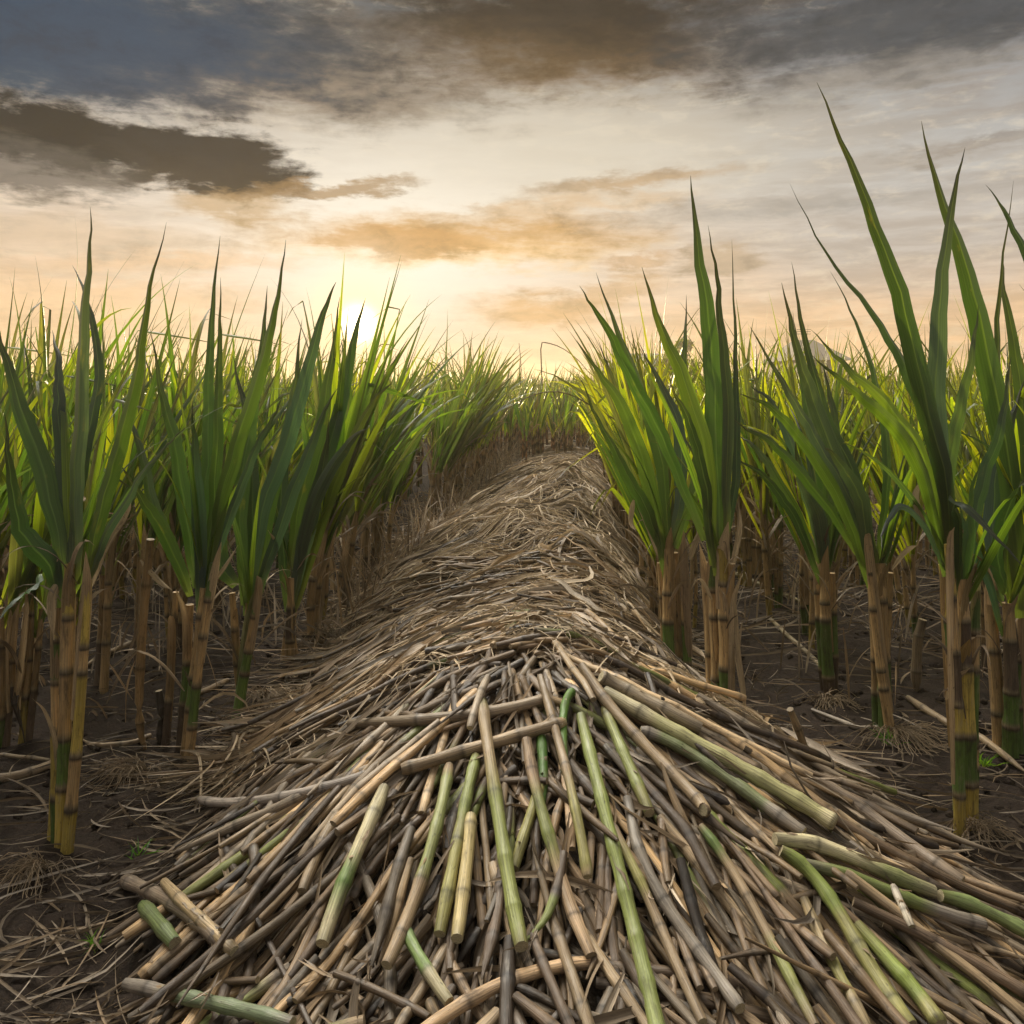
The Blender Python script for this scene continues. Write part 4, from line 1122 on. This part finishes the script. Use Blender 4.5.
upright('tall bare brown stalk hooked at its foot, left of the second left plant', [(146, 748), (141, 735), (139, 700), (138, 620), (140, 538)], 9, (.36, .23, .10))
upright('dark bare stub behind the nearest left plant', [(26, 742), (14, 700), (4, 650)], 6, (.06, .045, .03))
upright('dark bare stub in the second left row near the nearest plant', [(32, 690), (28, 650), (26, 610)], 6, (.05, .04, .028))
upright('dark bare stump beside the second left plant', [(160, 742), (162, 715), (158, 690)], 8, (.05, .04, .03))
upright('thin leaning stub with knotty joint on the right heap rim', [(815, 778), (806, 752), (798, 728), (788, 702)], 8, (.38, .28, .16))
upright('short pointed stub left of the knotty leaning stub', [(798, 775), (788, 755), (784, 742)], 6, (.32, .25, .16))
upright('stump between second and third right plants', [(916, 690), (917, 650), (920, 620)], 10, (.20, .15, .09))
upright('thin pale stub above the heap crest on the left', [(346, 668), (347, 650), (346, 636)], 7, (.40, .29, .16))

# bare dry stems that stand against the sky over the far end of the left row
def sky_stem(label, pts, Y, wpx=1.6):
    p = spline(pts, 14); P = np.array([pix(a, b, Y) for a, b in p]); P = np.concatenate([[[P[0, 0], Y, 0.0]], P])
    m = MB(); sweep(m, P - P[0], np.linspace(1.2, .5, 15) * wpx * .5 * Y / F, (0, 1, .1), C6, True, (.16, .12, .06)); o = m.obj('dry_stem', M_DRY); o.location = P[0]; tag(o, label, 'dry stem')


sky_stem('dry stem bent over to the right against the sky beyond the left row', [(543, 430), (542, 380), (541, 346), (547, 343), (562, 348), (578, 360), (590, 374)], 16, 1.2)
sky_stem('straight dry stem against the sky left of the bent one', [(520, 430), (521, 370), (519, 343)], 17, 1.0)
sky_stem('arching thin dry leaf stem hanging over the aisle from the right row', [(668, 500), (640, 440), (590, 405), (560, 392), (530, 396), (503, 412)], 5, 1.6)


# ------------------------------------------------------------------ beyond the field
def boxpts(mb, x0, x1, y0, y1, z0, z1, c):
    V = np.array([(x, y, z) for z in (z0, z1) for x, y in ((x0, y0), (x1, y0), (x1, y1), (x0, y1))], float)
    Fq = [(3, 2, 1, 0), (4, 5, 6, 7), (0, 1, 5, 4), (1, 2, 6, 5), (2, 3, 7, 6), (3, 0, 4, 7)]
    mb.add(V, Fq, np.tile(np.array(c, float), (8, 1)), V)


M_WALL = flat_mat('plaster', (.42, .38, .33), (.52, .48, .42)); M_ROOF = flat_mat('roof_sheet', (.09, .075, .065), (.14, .12, .10)); M_BARK = flat_mat('bark', (.05, .04, .03), (.10, .075, .05))


def house(cx, Y, wd, h, label, mast=False):
    root = empty('farm_building', (cx, Y, 0)); tag(root, label, 'building')
    m = MB(); boxpts(m, -wd / 2, wd / 2, 0, 5, 0, h * .7, (.5, .45, .4)); m.obj('wall', M_WALL, root, False)
    m = MB(); e = .3
    V = np.array([(-wd / 2 - e, -e, h * .7), (wd / 2 + e, -e, h * .7), (wd / 2 + e, 5 + e, h * .7), (-wd / 2 - e, 5 + e, h * .7), (-wd / 2 + .6, 2.5, h), (wd / 2 - .6, 2.5, h)], float)
    m.add(V, [(0, 1, 5, 4), (2, 3, 4, 5), (1, 2, 5, 5), (3, 0, 4, 4), (3, 2, 1, 0)], np.full((6, 3), .2), V)
    me = bpy.data.meshes.new('roof'); me.from_pydata([tuple(v) for v in V], [], [(0, 1, 5, 4), (2, 3, 4, 5), (1, 2, 5), (3, 0, 4), (3, 2, 1, 0)]); me.materials.append(M_ROOF); rf = link('roof', me, root)
    for k in range(3):
        m = MB(); xw = -wd / 2 + wd * (k + .5) / 3; boxpts(m, xw - .3, xw + .3, -.06, 0.05, h * .35, h * .55, (.05, .05, .05)); m.obj('window', M_ROOF, root, False)
    if mast:
        m = MB(); sweep(m, [(0, 2.5, h - .1), (0, 2.5, h + .55)], [.02, .012], (0, 1, 0), C6, True, (.1, .1, .1))
        for zz in (.3, .42, .52): sweep(m, [(-.35, 2.5, h + zz), (.35, 2.5, h + zz)], [.015, .015], (0, 0, 1), C6, True, (.1, .1, .1))
        m.obj('antenna', M_ROOF, rf)


house((822 - CX) * 40 / F, 40, 2.2, 3.6, 'small house roof with an aerial, far off on the right beyond the cane', True)
house((648 - CX) * 42 / F, 42, 3.4, 3.0, 'low pale farm building far off behind the right row')


def far_tree(px, Y, wd, h, label):
    root = empty('tree', ((px - CX) * Y / F, Y, 0)); tag(root, label, 'tree')
    m = MB(); sweep(m, spline([(0, 0, -.1), (.1, 0, h * .4), (0, .1, h * .75)], 8), np.linspace(.35, .12, 8), (0, 1, 0), C6, True, (.06, .05, .04)); m.obj('trunk', M_BARK, root)
    m = MB()
    cl = [(rng.normal(0, wd * .22), rng.normal(0, wd * .2), h * rng.uniform(.45, .88), rng.uniform(.18, .3) * wd) for _ in range(14)]
    for (a, b, c, r) in cl:
        for k in range(90):
            d = nrm(rng.normal(0, 1, 3)); p = np.array([a, b, c]) + d * r * rng.uniform(.6, 1.05) * [1, 1, .7]
            t = nrm(rng.normal(0, 1, 3)) * rng.uniform(.12, .25)
            ribbon(m, np.array([p - t, p, p + t]), .17, (0, 0.1, 1), (.05, .07, .025), low=True)
    m.obj('crown', M_LEAF, root)


far_tree(676, 42, 2.2, 3.8, 'round tree far off against the sky behind the right row')

# ------------------------------------------------------------------ haze
hm, ht, ho = newmat('haze_air')
pv = ht.n.new('ShaderNodeVolumePrincipled'); pv.inputs['Color'].default_value = (1.0, .86, .60, 1); pv.inputs['Density'].default_value = .0026; pv.inputs['Anisotropy'].default_value = .5
ht.l.new(pv.outputs[0], ho.inputs['Volume'])
hz = MB(); boxpts(hz, -260, 260, -70, 280, -1.1, 4.4, (1, 1, 1)); V, Fq, C, B = hz.arrays()
hmesh = mesh_from('haze', V, Fq, C, B, hm, False); tag(link('haze', hmesh), 'thin golden evening haze over the field', kind='stuff')
